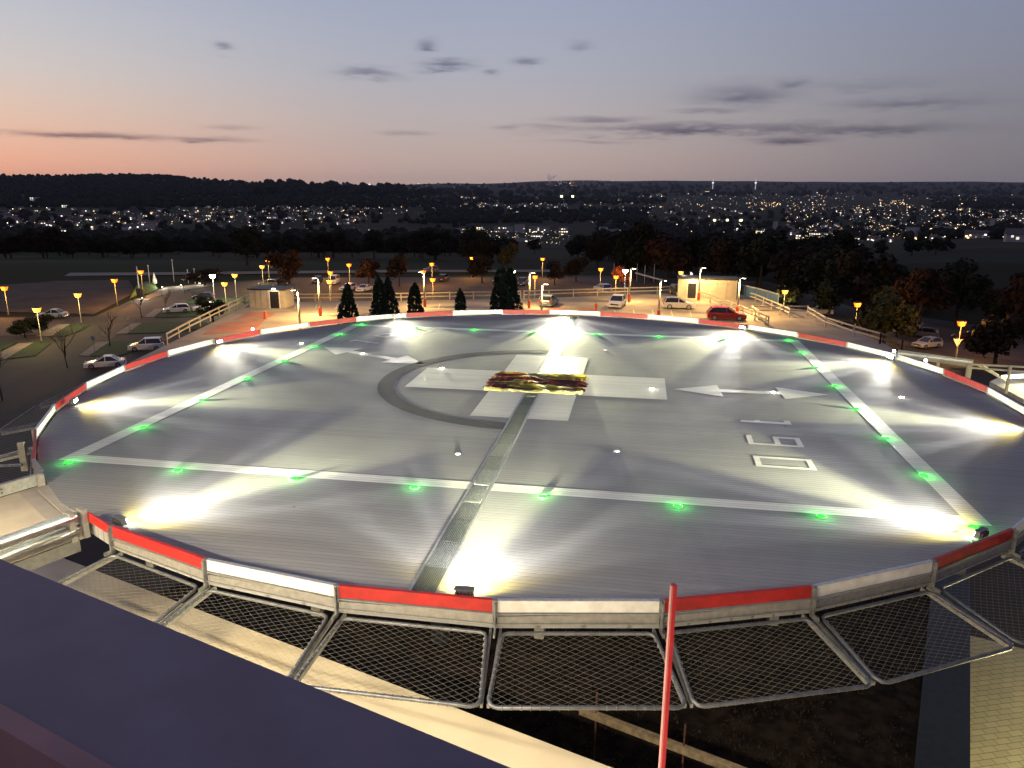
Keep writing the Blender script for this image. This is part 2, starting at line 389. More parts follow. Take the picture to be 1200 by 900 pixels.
pad = empty('helipad', (0, 0, 0), 0, 'big round elevated helipad deck with red and white rim boards and safety nets', 'helipad')
VA = [5+10*i for i in range(36)]
def rimp(deg, r=RIM, z=0):
    """point on the 36-sided outline at any angle"""
    k = math.floor((deg-5)/10); a0 = 5+10*k; a1 = a0+10
    p, q = pol(r, a0), pol(r, a1); d = pol(1, deg)
    # intersect
    e = q-p; den = d.x*e.y-d.y*e.x; t = (p.x*e.y-p.y*e.x)/den
    return Vector((d.x*t, d.y*t, z))
b = MB(); b.slab([pol(RIM-.06, a) for a in VA], -.28, 0)
b.build('deck', deck_m, pad)
# markings: thin sheets of paint on the deck
def mark(name, pts, m, z=.004, label=None):
    b = MB(); P = [Vector((p[0], p[1])) for p in pts]
    a = sum(P[i].x*P[(i+1) % len(P)].y-P[(i+1) % len(P)].x*P[i].y for i in range(len(P)))
    if a < 0: P = P[::-1]
    b.add([(p.x, p.y, z) for p in P], [tuple(range(len(P)))]); o = b.build(name, m, pad)
    if label: o['label'] = label
    return o
def strip(b, a, c, wd, z=.004):
    a = Vector(a); c = Vector(c); d = (c-a).normalized(); s = Vector((-d.y, d.x))*wd/2
    b.add([(a.x-s.x, a.y-s.y, z), (c.x-s.x, c.y-s.y, z), (c.x+s.x, c.y+s.y, z), (a.x+s.x, a.y+s.y, z)], [(0, 1, 2, 3)])
g = .27   # half of the drain channel's width, kept free of paint
S0, S1 = 9.80, 10.25
for sgn in (1, -1):
    y0, y1 = (S0, S1) if sgn > 0 else (-S1, -S0)
    for x0, x1 in ((-10.85, -g), (g, 10.85)):
        b = MB(); b.add([(x0, y0, .004), (x1, y0, .004), (x1, y1, .004), (x0, y1, .004)], [(0, 1, 2, 3)]); b.build('white_line_marking', mark_w, pad)
    x0, x1 = (10.4, 10.85) if sgn > 0 else (-10.85, -10.4)
    b = MB(); b.add([(x0, -S0, .004), (x1, -S0, .004), (x1, S0, .004), (x0, S0, .004)], [(0, 1, 2, 3)]); b.build('white_line_marking', mark_w, pad)
b = MB()
for x0, x1, y0, y1 in ((-4.5, -1.5, -1.5, 1.5), (1.5, 4.5, -1.5, 1.5), (-1.5, -g, -4.5, 4.5), (g, 1.5, -4.5, 4.5)):
    b.add([(x0, y0, .008), (x1, y0, .008), (x1, y1, .008), (x0, y1, .008)], [(0, 1, 2, 3)])
b.build('white_cross_marking', mark_w, pad)
b = MB()
for (x0, x1, y0, y1) in ((-1.7, 1.75, .62, .98), (-1.7, 1.75, -.98, -.62), (-.62, -.3, -.62, .62), (.3, .62, -.62, .62), (-1.78, -1.1, -.6, .6)):
    b.add([(x0, y0, .012), (x1, y0, .012), (x1, y1, .012), (x0, y1, .012)], [(0, 1, 2, 3)])
b.build('red_letter_marking', mark_r, pad)
b = MB(); P = []
arc = [92+(268-92)*i/40 for i in range(41)]
for i in range(40):
    a0, a1 = arc[i], arc[i+1]
    b.add([pol(5.12, a0, .004), pol(5.68, a0, .004), pol(5.68, a1, .004), pol(5.12, a1, .004)], [(0, 1, 2, 3)])
b.build('dark_ring_marking', mark_d, pad)
def darrow(a, c, nm):
    a = Vector(a); c = Vector(c); d = (c-a).normalized(); s = Vector((-d.y, d.x)); Lh, wh, wb = 1.6, .80, .19
    b = MB()
    pts = [a, a+d*Lh-s*wh, a+d*Lh-s*wb, c-d*Lh-s*wb, c-d*Lh-s*wh, c, c-d*Lh+s*wh, c-d*Lh+s*wb, a+d*Lh+s*wb, a+d*Lh+s*wh]
    b.add([(p.x, p.y, .004) for p in (pts[0], pts[1], pts[9])], [(0, 1, 2)])
    b.add([(p.x, p.y, .004) for p in (pts[2], pts[3], pts[7], pts[8])], [(0, 1, 2, 3)])
    b.add([(p.x, p.y, .004) for p in (pts[4], pts[5], pts[6])], [(0, 1, 2)])
    b.build(nm, mark_w, pad)
darrow((4.75, -.02), (9.95, .22), 'double_arrow_marking')
darrow((-4.8, 2.1), (-10.0, 4.45), 'double_arrow_marking')
def glyph(strokes, org, ux, uy, name):
    """strokes in a 1 x 1.5 cell, drawn as 0.16 wide bars"""
    b = MB(); ux = Vector(ux); uy = Vector(uy); org = Vector(org)
    for (x0, y0, x1, y1) in strokes:
        b.add([tuple(org+ux*p[0]+uy*p[1])+(.004,) for p in ((x0, y0), (x1, y0), (x1, y1), (x0, y1))], [(0, 1, 2, 3)])
    o = b.build(name, mark_w, pad)
t_ = .17
G1 = [(.38, 0, .62, 1.45), (.14, 1.27, .38, 1.45), (.26, .42, .38, .58)]
G9 = [(0, .72, t_, 1.45), (t_, 1.30, .85, 1.45), (.85, 0, 1.02, 1.45), (t_, .72, .85, .87), (0, 0, .85, .15)]
G0 = [(0, 0, t_, 1.45), (.85, 0, 1.02, 1.45), (t_, 0, .85, .15), (t_, 1.30, .85, 1.45)]
# bearing 190 beside the right arrow (read from the right), and 190 beside the left arrow
def numerals(base, ux, uy, step):
    for i, G in enumerate((G1, G9, G0)):
        glyph([q for q in G if q[3]-q[1] > .01], Vector(base)+Vector(step)*i, ux, uy, 'painted_numeral')
numerals((6.62, -3.10), (-.02, -.80), (1.0, -.02), (-.04, -1.78))
numerals((-8.15, 5.35), (.36, .78), (-.94, .36), (.72, 1.52))

# drain channel of gratings through the middle
chan_m = mat('channel_frame_metal', (.40, .41, .40), .4, .7, .15, 10)
grate_ms = [mat('steel_grating_%s' % n_, c_, .45, .6, .3, 20, .006, 90) for n_, c_ in (('grey', (.20, .22, .235)), ('green', (.135, .15, .158)), ('dark', (.10, .115, .12)), ('pale', (.30, .33, .35)))]
for s in (-1, 1):
    b = MB(); b.box((s*.235, 0, .006), (.05, 30.2, .012)); b.build('channel_edge', chan_m, pad)
y = -15.0; i = 0
while y < 14.9:
    ln = 1.0; b = MB(); k = rng.choice([0, 1, 2, 3]) if y < -6 else rng.choice([1, 2, 2, 0])
    dzt = rng.uniform(0, .01)
    nb = 12
    for j in range(nb): b.box((-.19+.38*j/(nb-1), y+ln/2, .006+dzt), (.011, ln-.03, .014))
    for j in range(24): b.box((0, y+.03+(ln-.06)*j/23, .004+dzt), (.395, .010, .010))
    b.box((0, y+ln-.012, .006+dzt), (.41, .014, .012), k=1)
    b.box((0, y+ln/2, -.002), (.41, ln-.04, .006))
    b.build('grating_panel', [grate_ms[k], galv if rng.random() < .5 else black], pad); y += ln; i += 1

# rim boards
reds = {75, 55, 35, 95, 115, 135, 155, 175, 195, 215, 245, 265, 285, 305, 325, 345, 5}
bracket_m = galv
for a0 in VA:
    if a0 in (225, 235): continue
    a1 = a0+10
    if a0 == 225: continue
    p, q = pol(RIM, a0), pol(RIM, a1)
    d = (q-p).normalized(); n_ = Vector((d.y, -d.x, 0))
    ins = .012
    b = MB(); A = p+d*.03; Bq = q-d*.03
    zc = .155
    b.beam(A+Vector((0, 0, zc)), Bq+Vector((0, 0, zc)), .035, .20)
    b.beam(A+Vector((0, 0, .262))-n_*.015, Bq+Vector((0, 0, .262))-n_*.015, .07, .012, k=1)
    isred = a0 in reds
    o = b.build('edge_board', [red_p if isred else white_p, red_p if isred else alu], pad)
    o['label'] = 'red board on the helipad rim' if isred else 'white board on the helipad rim'
    b = MB(); b.beam(A+Vector((0, 0, -.115)), Bq+Vector((0, 0, -.055)), .03, .17)
    b.beam(A+Vector((0, 0, .030))+n_*.02, Bq+Vector((0, 0, .030))+n_*.02, .05, .014)
    b.beam(A+Vector((0, 0, -.147))+n_*.02, Bq+Vector((0, 0, -.147))+n_*.02, .06, .012)
    b.build('fascia_plate', plate, pad)
    # small lifted feet leave a gap under the board
    b = MB(); b.box(p+Vector((0, 0, -.02))+Vector((p.x, p.y, 0)).normalized()*.035, (.10, .03, .54), RD(a0), k=0)
    b.box(p+Vector((0, 0, .12)), (.05, .09, .30), RD(a0))
    b.box(p+Vector((0, 0, -.26))+Vector((p.x, p.y, 0)).normalized()*.10, (.22, .03, .08), RD(a0))
    b.build('rim_bracket', bracket_m, pad)
b = MB(); b.box(pol(RIM, 229.4)+Vector((0, 0, .0)), (.14, .22, .52), RD(229)); b.build('rim_bracket', plate, pad)
for a_s, a_e in ((225, 229),):
    p, q = pol(RIM, a_s), rimp(a_e); b = MB()
    b.beam(p+Vector((0, 0, .15)), q+Vector((0, 0, .15)), .05, .2); b.beam(p+Vector((0, 0, .26)), q+Vector((0, 0, .26)), .1, .02); b.beam(p+Vector((0, 0, -.12)), q+Vector((0, 0, -.12)), .04, .3)
    b.build('edge_board', plate, pad)['label'] = 'bare metal board beside the walkway'
p, q = rimp(241), pol(RIM, 245); b = MB(); b.beam(p+Vector((0, 0, .16)), q+Vector((0, 0, .16)), .035, .2)
b.build('edge_board', red_p, pad)['label'] = 'short red board beside the walkway'

# safety nets
wire = mat('galvanised_wire', (.26, .26, .25), .5, .6, .1)
half = tan(RD(5))
RI, RO, ZI, ZO = 15.50, 17.02, -.27, -.50
def net_frame():
    hi, ho = RI*half-.12, RO*half-.06; rr = .032; c = .11
    def P(x, y):   # x outwards 0..1 as radius, y sideways
        t = (x-RI)/(RO-RI); return Vector((x, y, ZI+(ZO-ZI)*t))
    pts = [P(RI, -hi+c), P(RI, hi-c), P(RI+.03, hi-.03), P(RI+c, hi+.01)]
    pts += [P(RO-c*1.3, ho-.01), P(RO-.04, ho-.05), P(RO, ho-c*1.2), P(RO, -ho+c*1.2), P(RO-.04, -ho+.05), P(RO-c*1.3, -ho+.01), P(RI+c, -hi-.01), P(RI+.03, -hi+.03)]
    b = MB(); b.tube(pts, rr, 8, closed=True)
    # lashing wire turns round the tube
    for e0, e1 in ((P(RO, -ho+.2), P(RO, ho-.2)), (P(RI, -hi+.2), P(RI, hi-.2)), (P(RI+.15, hi), P(RO-.2, ho-.02)), (P(RI+.15, -hi), P(RO-.2, -ho+.02))):
        n = int((e1-e0).length/.13); d = (e1-e0).normalized()
        for i in range(n+1):
            p = e0.lerp(e1, i/n); b.tube([p-d*.008, p+d*.012], .0385, 6)
    fr = b
    w_ = MB(); sp = .085; wr = .0011
    def seg(a, c_):
        w_.beam(a, c_, wr*2, wr*2)
    # diamond mesh clipped to the trapezoid
    def clip(y0, sl):
        # line y = y0 + sl*(x-RI); clip against |y| <= hi + (ho-hi)*t
        res = []
        for i in range(41):
            x = RI+(RO-RI)*i/40; lim = hi+(ho-hi)*i/40; yy = y0+sl*(x-RI)
            if abs(yy) <= lim: res.append((x, yy))
        return res
    for sl in (1.75, -1.75):
        yy = -5.4
        while yy < 5.4:
            r_ = clip(yy, sl)
            if len(r_) > 2:
                a, c_ = P(*r_[0]), P(*r_[-1]); mid = P(*r_[len(r_)//2]); sag = .03
                mid = Vector((mid.x, mid.y, mid.z-sag)); seg(a, mid); seg(mid, c_)
            yy += .19
    return fr, w_
fr, wm = net_frame()
fo = None
for a in range(0, 360, 10):
    if a in (230, 240): continue
    if fo is None:
        fo = fr.build('safety_net_frame', galv_dark, pad, smooth=True); ne = wm.build('wire_mesh', wire, fo)
        for s in (-1, 1):
            arm = MB(); arm.beam((15.3, s*(RI*half-.10), -.33), (16.9, s*(RO*half-.06), -.57), .04, .07); arm.build('support_arm', galv, fo)
        fo.rotation_euler.z = RD(a)
    else:
        c = fo.copy(); COL.objects.link(c); c.parent = pad; c.rotation_euler.z = RD(a)
        for ch in fo.children:
            d_ = ch.copy(); COL.objects.link(d_); d_.parent = c
# substructure
b = MB()
for a in VA: b.beam(pol(RIM-.9, a, -.46), pol(RIM-.9, a+10, -.46), .16, .30)
b.build('ring_beam', galv_dark, pad)
for x in range(-14, 15, 4):
    h_ = sqrt(15.0**2-x*x); b = MB(); b.beam((x, -h_, -.50), (x, h_, -.50), .16, .4); b.build('floor_beam', galv_dark, pad)
for x, y in ((-3.5, -1), (3.5, 1), (-9, 5), (0, 9), (9, 5)):
    b = MB(); b.tube([(x, y, -.7), (x, y, -15)], .35, 16); b.build('support_column', galv_dark, pad, smooth=True)

# ------------------------------------------------------------------ drawing of fixtures on the pad
halo_w = mat('lamp_lens_white', (.9, .9, .85), .2, emit=(1, .93, .72), estr=60)
lens_ms = mat('flood_lens', (.9, .9, .8), .2, emit=(1.0, .93, .68), estr=90)
FL = [(-157.4, 'leftmost floodlight low on the far left rim beside a red board'), (-116.3, 'floodlight on the near rim close to the walkway'), (-87.1, 'floodlight at the near end of the drain channel'),
      (-47.0, 'floodlight at the near right corner of the white square'), (-10.8, 'floodlight on the right rim at the photo edge'), (24.8, 'floodlight on the far right rim below the street lamps'),
      (55.3, 'floodlight on the far rim in front of the red car'), (92.2, 'floodlight at the far end of the drain channel'), (127.2, 'floodlight on the far rim beside the painted numerals'), (165.0, 'floodlight on the far left rim in front of the parking deck fence')]
FLOOD_LAYERS = (('floodlight_far_beam', 17000, 18, 2.4, .4, (1, .97, .50), .032, 0), ('floodlight_mid_beam', 5500, 18, 6, .35, (1, .97, .46), .02, 0), ('floodlight_side_beam', 7000, 27, 3.2, .2, (1, .98, .86), .024, 0), ('floodlight_fan', 1300, 50, 14, .15, (1, .97, .88), .02, 0), ('floodlight_wide_fan', 1200, 64, 17, .12, (1, .97, .92), .03, 0), ('floodlight_spill', 600, 74, 60, .5, (1, .76, .18), .3, 0),
    ('floodlight_ray', 3600, 5.5, 3.6, .35, (1, .98, .80), .024, -36), ('floodlight_ray', 4200, 4.5, 3.6, .35, (1, .98, .60), .024, -8), ('floodlight_ray', 3600, 4, 3.6, .35, (1, .98, .88), .024, 24), ('floodlight_ray', 3000, 6, 4.2, .35, (1, .98, .92), .024, 45))
def flood(i, ang, label):
    base = rimp(ang, RIM)*((RIM-.32)/RIM)
    aim_to = Vector((base.x*.12, base.y*.12, 0)); d = (aim_to-base); rz = atan2(d.y, d.x)
    e = empty('floodlight', (base.x, base.y, 0), rz, label, 'floodlight', 'floodlights round the helipad rim')
    b = MB(); b.box((.0, 0, .165), (.11, .32, .13), taper=.9); b.box((.0, 0, .24), (.13, .34, .015)); 
    for k in range(5): b.box((-.07, -.12+.06*k, .165), (.05, .010, .10))
    b.build('housing', galv_dark, e)
    b = MB(); b.box((0, -.2, .03), (.08, .03, .06)); b.box((0, .2, .03), (.08, .03, .06)); b.box((0, 0, .008), (.16, .5, .014)); b.build('mount', galv, e)
    b = MB(); b.box((.061, 0, .18), (.012, .28, .08)); b.build('lens', lens_ms, e)
    col = (1.0, .90, .62)
    # the lens throws a fan that is strongest level with the deck
    for nm, pw, hh, vv, bl, c_, dn, off in FLOOD_LAYERS:
        pw *= .5 if ang == 127.2 else 1   # dimmed so its beam doesn't wash out the painted numerals
        o = lamp(nm, 'SPOT', (.11, 0, .21), pw, c_, e, aim=(cos(RD(off)), sin(RD(off)), -dn), spot_size=RD(2*hh), spot_blend=bl, shadow_soft_size=.12); o.scale = (1, tan(RD(vv))/tan(RD(hh)), 1)
for i, (a, l) in enumerate(FL): flood(i, a, l)

green_m = mat('green_lens', (.005, .10, .01), .4, emit=(.02, 1, .03), estr=1.9)
wlens = mat('white_inset_lens', (.8, .8, .7), .25, emit=(1, .95, .72), estr=50)
def puck(loc, label, green=True):
    e = empty('green_marker_light' if green else 'white_marker_light', loc, 0, label, 'marker light', 'green lights along the white square' if green else 'white lights set in the deck')
    b = MB(); b.lathe([(.12, 0), (.125, .010), (.11, .018), (.085, .020)], n=16); b.build('base_ring', galv, e, smooth=False)
    b = MB(); b.lathe([(.10, .016), (.105, .026), (.085, .038), (.045, .044), (.001, .045)] if green else [(.075, .022), (.078, .032), (.05, .042), (.001, .044)], n=14); b.build('lens', green_m if green else wlens, e, smooth=True)
    lamp('marker_glow', 'POINT', (0, 0, .17 if green else .12), 9 if green else 3, (.05, 1, .10) if green else (1, .93, .7), e, shadow_soft_size=.05)
sv = [-1+2*i/7 for i in range(8)]
ordn = ['first', 'second', 'third', 'fourth', 'fifth', 'sixth', 'seventh', 'eighth']
QX, QY = 10.42, 10.40
for i, s in enumerate(sv):
    puck((s*QX, -QY, 0), 'green light on the near white line, %s from its left corner' % ordn[i] if 0 < i < 7 else 'green light at the near %s corner of the white square' % ('left' if i == 0 else 'right'))
    puck((s*QX, 9.85 if 0 < i < 7 else 10.25, 0), 'green light on the far white line, %s from its left corner' % ordn[i] if 0 < i < 7 else 'green light at the far %s corner of the white square' % ('left' if i == 0 else 'right'))
for i, s in enumerate(sv[1:-1]):
    puck((-QX, s*QY, 0), 'green light on the left white line, %s from the near corner' % ordn[i+1])
    puck((QX+.02, s*QY, 0), 'green light on the right white line, %s from the near corner' % ordn[i+1])
for x, y, l in ((-11.23, 4.88, 'white light outside the left white line near its arrow tip'), (-7.81, 3.34, 'white light on the left double arrow'), (-3.9, 1.39, 'white light on the left arm of the white cross'),
                (4.02, -.24, 'white light on the right arm of the white cross'), (8.11, .08, 'white light on the right double arrow'), (12.28, .22, 'white light outside the right white line')):
    puck((x, y, .004), l, False)
for x, y in ((-1.04, -7.96), (3.03, -6.99), (2.1, 6.2)):
    e = empty('deck_anchor', (x, y, 0), 0, 'small pale anchor %s' % ('left of the drain channel' if x < 0 else 'right of the channel near the viewer' if y < 0 else 'beyond the cross right of the channel'), 'anchor')
    b = MB(); b.lathe([(.07, 0), (.07, .012), (.05, .03), (.02, .034)], n=12); b.build('cap', white_p, e); b = MB(); b.lathe([(.10, 0), (.10, .006), (.08, .008)], n=12); b.build('flange', galv, e)

# crumpled red and gold sheet over the middle of the cross
def crumpled():
    nx, ny = 130, 100; b = MB(); vs = []
    for j in range(ny):
        for i in range(nx):
            u, v = i/(nx-1)*2-1, j/(ny-1)*2-1
            e1 = 1+.10*noise.noise(Vector((v*2.3, 1.7, 0)))+.06*noise.noise(Vector((v*8, 4.7, 0))); e2 = 1+.12*noise.noise(Vector((u*2.1, 9.2, 0)))+.07*noise.noise(Vector((u*9, 3.2, 0)))
            x, y = u*1.72*e1+.0, v*1.42*e2-.12
            if u > .72: y *= 1-.25*max(0, (u-.72))
            edge = max(abs(u), abs(v))
            h = .03+.07*abs(noise.noise(Vector((x*1.1, y*2.0, 3))))+.05*abs(noise.noise(Vector((x*3.1+2, y*4.2, 7))))+.02*noise.noise(Vector((x*9, y*9, 5)))
            h += .15*math.exp(-((abs(v)-.86)/.10)**2)*(.5+noise.noise(Vector((x*2.4, v*3, 2))))*(.3+abs(u)) + .10*math.exp(-((u+.1+.4*v)/.08)**2)*(.4+abs(noise.noise(Vector((x, y*3, 1)))))
            h = max(.016, h*.48*(1 if edge < .97 else .4))
            vs.append((x, y, h))
    fs = [(j*nx+i, j*nx+i+1, (j+1)*nx+i+1, (j+1)*nx+i) for j in range(ny-1) for i in range(nx-1)]
    # frayed outline
    keep = []
    for f in fs:
        i, j = f[0] % nx, f[0]//nx; u, v = i/(nx-1)*2-1, j/(ny-1)*2-1
        if max(abs(u), abs(v)) > .88 and noise.noise(Vector((u*4, v*4, 11))) > .34: continue
        keep.append(f)
    b.add(vs, keep)
    m = bpy.data.materials.new('red_and_gold_foil_sheet'); m.use_nodes = True; t = m.node_tree; B = t.nodes['Principled BSDF']
    tx = t.nodes.new('ShaderNodeTexCoord')
    def band(rot, sc_, lo, hi, seed, det=4):
        mp_ = t.nodes.new('ShaderNodeMapping'); mp_.inputs['Scale'].default_value = sc_; mp_.inputs['Rotation'].default_value = (0, 0, rot); mp_.inputs['Location'].default_value = (seed, seed*.7, 0)
        n = t.nodes.new('ShaderNodeTexNoise'); n.inputs['Scale'].default_value = 1.0; n.inputs['Detail'].default_value = det; n.inputs['Distortion'].default_value = .8
        t.links.new(tx.outputs['Object'], mp_.inputs[0]); t.links.new(mp_.outputs[0], n.inputs['Vector'])
        q = t.nodes.new('ShaderNodeMapRange'); t.links.new(n.outputs['Fac'], q.inputs[0]); q.inputs[1].default_value = lo; q.inputs[2].default_value = hi
        return q.outputs[0]
    def mix_(f, a, c_):
        q = t.nodes.new('ShaderNodeMix'); q.data_type = 'RGBA'; t.links.new(f, q.inputs[0])
        for i, v in ((6, a), (7, c_)):
            if isinstance(v, tuple): q.inputs[i].default_value = v
            else: t.links.new(v, q.inputs[i])
        return q.outputs[2]
    c_ = mix_(band(.2, (1.2, 1.6, 1), .4, .6, 3), (.045, .003, .004, 1), (.11, .006, .007, 1))
    c_ = mix_(band(.35, (.40, 1.7, 1), .545, .56, 9, 2), c_, (.20, .165, .02, 1))
    c_ = mix_(band(-.25, (.7, 3.0, 1), .60, .62, 21, 2), c_, (.30, .26, .06, 1))
    c_ = mix_(band(.1, (1.4, 3.6, 1), .63, .65, 33), c_, (.02, .022, .012, 1))
    # pale crumpled hems
    sx = t.nodes.new('ShaderNodeSeparateXYZ'); t.links.new(tx.outputs['Object'], sx.inputs[0])
    ab = t.nodes.new('ShaderNodeMath'); ab.operation = 'ABSOLUTE'; t.links.new(sx.outputs[1], ab.inputs[0])
    ad = t.nodes.new('ShaderNodeMath'); ad.operation = 'MULTIPLY_ADD'; t.links.new(band(0, (2.2, 2.2, 1), .3, .7, 5), ad.inputs[0]); ad.inputs[1].default_value = .75; t.links.new(ab.outputs[0], ad.inputs[2])
    mr_ = t.nodes.new('ShaderNodeMapRange'); t.links.new(ad.outputs[0], mr_.inputs[0]); mr_.inputs[1].default_value = 1.66; mr_.inputs[2].default_value = 1.70
    c_ = mix_(mr_.outputs[0], c_, (.26, .25, .12, 1))
    t.links.new(c_, B.inputs['Base Color'])
    B.inputs['Roughness'].default_value = .75; B.inputs['Metallic'].default_value = 0; B.inputs['Specular IOR Level'].default_value = .12
    o = b.build('crumpled_sheet', m, smooth=False)
    md = o.modifiers.new('thickness', 'SOLIDIFY'); md.thickness = .004; md.offset = 1
    o.location = (0, 0, .012)
    tag(o, 'crumpled dark red and gold foil sheet lying on the white cross', 'sheet')
crumpled()
# two low obstruction lights on the far right boards and one at the left
blue_l = mat('blue_white_lens', (.7, .8, 1), .2, emit=(.75, .82, 1), estr=60)
for x, y, l in ((1074, 412, 'small white light on the rim right of the far floodlight'), (1110, 424, 'small white light at the start of the last red board on the right'), (280, 385, 'small white light on the rim before the parking deck fence')):
    p = at(x, y, .28); a = math.degrees(atan2(p.y, p.x)); p = rimp(a)
    e = empty('rim_lamp', (p.x, p.y, .27), 0, l, 'lamp'); b = MB(); b.lathe([(.05, 0), (.05, .05)], n=10); b.build('socket', dark_m, e)
    b = MB(); b.lathe([(.045, .05), (.055, .09), (.04, .13), (.001, .14)], n=12); b.build('lens', blue_l, e, smooth=True)
    lamp('rim_lamp_glow', 'POINT', (0, 0, .2), 6, (.85, .88, 1), e, shadow_soft_size=.05)

# ------------------------------------------------------------------ walkway that joins the deck at the near left
G1v = Vector((cos(RD(20)), sin(RD(20)), 0)); G2v = Vector((-sin(RD(20)), cos(RD(20)), 0))   # the hospital's own grid
walk_m = mat('tan_resin_walkway', (.40, .36, .29), .6, 0, .12, 1.5, .002, 60)
wd_ = Vector((-1.0, -.62, 0)).normalized(); wd_ = (at(0, 578)-at(52, 562)).normalized()
wA = rimp(229.4); wB = rimp(240.8)
out = Vector((wA.x+wB.x, wA.y+wB.y, 0)).normalized(); out = Vector((-.93, -.37, 0)).normalized() if False else (at(4, 640)-at(100, 606)).normalized()
wk = empty('walkway_bridge', tuple((wA+wB)/2), 0, 'tan walkway bridge with steel tube rails joining the helipad at the near left', 'walkway')
c0 = (wA+wB)/2
b = MB(); b.slab([wA-c0, wA+out*9-c0, wB+out*9-c0, wB-c0], -.3, -.03); b.build('walk_surface', walk_m, wk)
b = MB()
for t in (.06, .42): 
    pa = wA.lerp(wB, .03)+out*t-c0; pb = wB.lerp(wA, .03)+out*t-c0
    b.beam((pa.x, pa.y, -.022), (pb.x, pb.y, -.022), .30, .012)
b.build('threshold_plate', mat('tan_threshold_sheet', (.33, .30, .25), .5, .1, .08), wk)
b = MB(); p0, p1 = wB+out*.25-c0, wB+out*9-c0
b.tube([(p0.x, p0.y, .22), (p1.x, p1.y, .22)], .12, 16); b.build('hand_tube', alu, wk, smooth=True)
b = MB(); b.tube([(p0.x, p0.y, -.08), (p1.x, p1.y, -.08)], .13, 16); b.build('lower_tube', alu, wk, smooth=True)
b = MB(); b.beam((p0.x, p0.y, -.38), (p1.x, p1.y, -.38), .12, .26); b.build('edge_beam', galv_dark, wk)
for t in (0.0, .5):
    b = MB(); q = wB+out*(.1+t*.5)-c0; b.box((q.x, q.y, .05), (.10, .22, .62), atan2(out.y, out.x)); b.build('clamp', plate, wk)
b = MB(); p0, p1 = wA+out*.05-c0, wA+out*9-c0; b.beam((p0.x, p0.y, .12), (p1.x, p1.y, .12), .06, .24); b.beam((p0.x, p0.y, .26), (p1.x, p1.y, .26), .12, .02); b.build('side_rail', plate, wk)
b = MB(); q = wA+out*.9-c0
for k in range(4): b.box((q.x+out.x*(k % 2)*.12+.06, q.y+out.y*(k % 2)*.12-.06, .10+.08*(k//2)), (.03, .03, .03), atan2(out.y, out.x))
b.build('bolt', dark_m, wk)
p = wB+out*4.6; e = empty('assumed_walkway_lamp', (p.x, p.y, -.03), 0, 'unseen warm post lamp assumed from the light on the walkway bridge', 'lamp')  # out-of-view lamp, assumed from the warm light on the walkway
b = MB(); b.box((0, 0, 1.0), (.08, .08, 2.0)); b.build('post', galv, e); b = MB(); b.box((0, 0, 2.05), (.3, .3, .12)); b.build('cap', dark_m, e); b = MB(); b.box((0, 0, 1.93), (.24, .24, .1)); b.build('lens', mat('assumed_walkway_lens', (.9, .8, .5), .3, emit=(1, .8, .4), estr=20), e)
lamp('assumed_walkway_light', 'SPOT', (0, 0, 1.85), 8000, (1, .78, .40), e, aim=(.25, .12, -1), spot_size=RD(168), spot_blend=.5, shadow_soft_size=.08)
# galvanised gate frame at the photograph's left edge
gt = empty('folded_guard_rail', tuple(at(20, 530, -.2)), 0, 'folded steel guard rail outside the rim left of the walkway', 'railing')
base = gt.location
for (x0, y0, x1, y1) in ((-60, 548, 26, 545),):
    b = MB(); a, c_ = at(x0, y0, -.5), at(x1, y1, -.35); b.beam(a-base, c_-base, .06, .06); b.build('rail_tube', galv, gt)
b = MB(); a = at(27, 535, -.35); b.box(a-base, (.16, .10, .8), .4); b.build('post', plate, gt)

# ------------------------------------------------------------------ the hospital building the photograph is taken from
roof_m = mat('violet_grey_roof_sheet', (.13, .104, .138), .55, .1, .10, 3, .001, 200, spec=.4)
facade_m = mat('cream_rendered_terrace', (.82, .72, .54), .8, 0, .06, .8, .002, 20)
lip_m = mat('dusky_pink_metal_trim', (.22, .10, .11), .4, .2)
ra, rb = at(0, 655, 5), at(582, 893, 5); rd = (rb-ra).normalized(); rn = Vector((rd.y, -rd.x, 0))
if rn.dot(CAM-ra) < 0: rn = -rn
ang_r = atan2(rd.y, rd.x)
bd = empty('hospital_wing', tuple(ra-Vector((0, 0, 20))), 0, 'violet grey roof of the hospital wing filling the near left corner', 'building')
o0 = bd.location
def loc_(p): return (p[0]-o0.x, p[1]-o0.y)
qa, qb = ra-rd*12, ra+rd*30
lipA = at(0, 828, 5); dist_l = (lipA-ra).dot(rn)
b = MB(); b.slab([loc_(qa), loc_(qb), loc_(qb+rn*dist_l), loc_(qa+rn*dist_l)], 4.72-o0.z, 5-o0.z); b.build('roof_parapet', roof_m, bd)
b = MB(); b.slab([loc_(qa+rn*(dist_l+.003)), loc_(qb+rn*(dist_l+.003)), loc_(qb+rn*(dist_l+.07)), loc_(qa+rn*(dist_l+.07))], 4.60-o0.z, 5.02-o0.z); b.build('parapet_trim', lip_m, bd)
b = MB(); b.slab([loc_(qa+rn*(dist_l+.08)), loc_(qb+rn*(dist_l+.08)), loc_(qb+rn*14), loc_(qa+rn*14)], 4.2-o0.z, 4.5-o0.z); b.build('roof_floor', roof_m, bd)
b = MB(); b.slab([loc_(qa+rn*.5), loc_(qb+rn*.5), loc_(qb+rn*14), loc_(qa+rn*14)], 0, 4.71-o0.z); b.build('outer_wall', facade_m, bd)
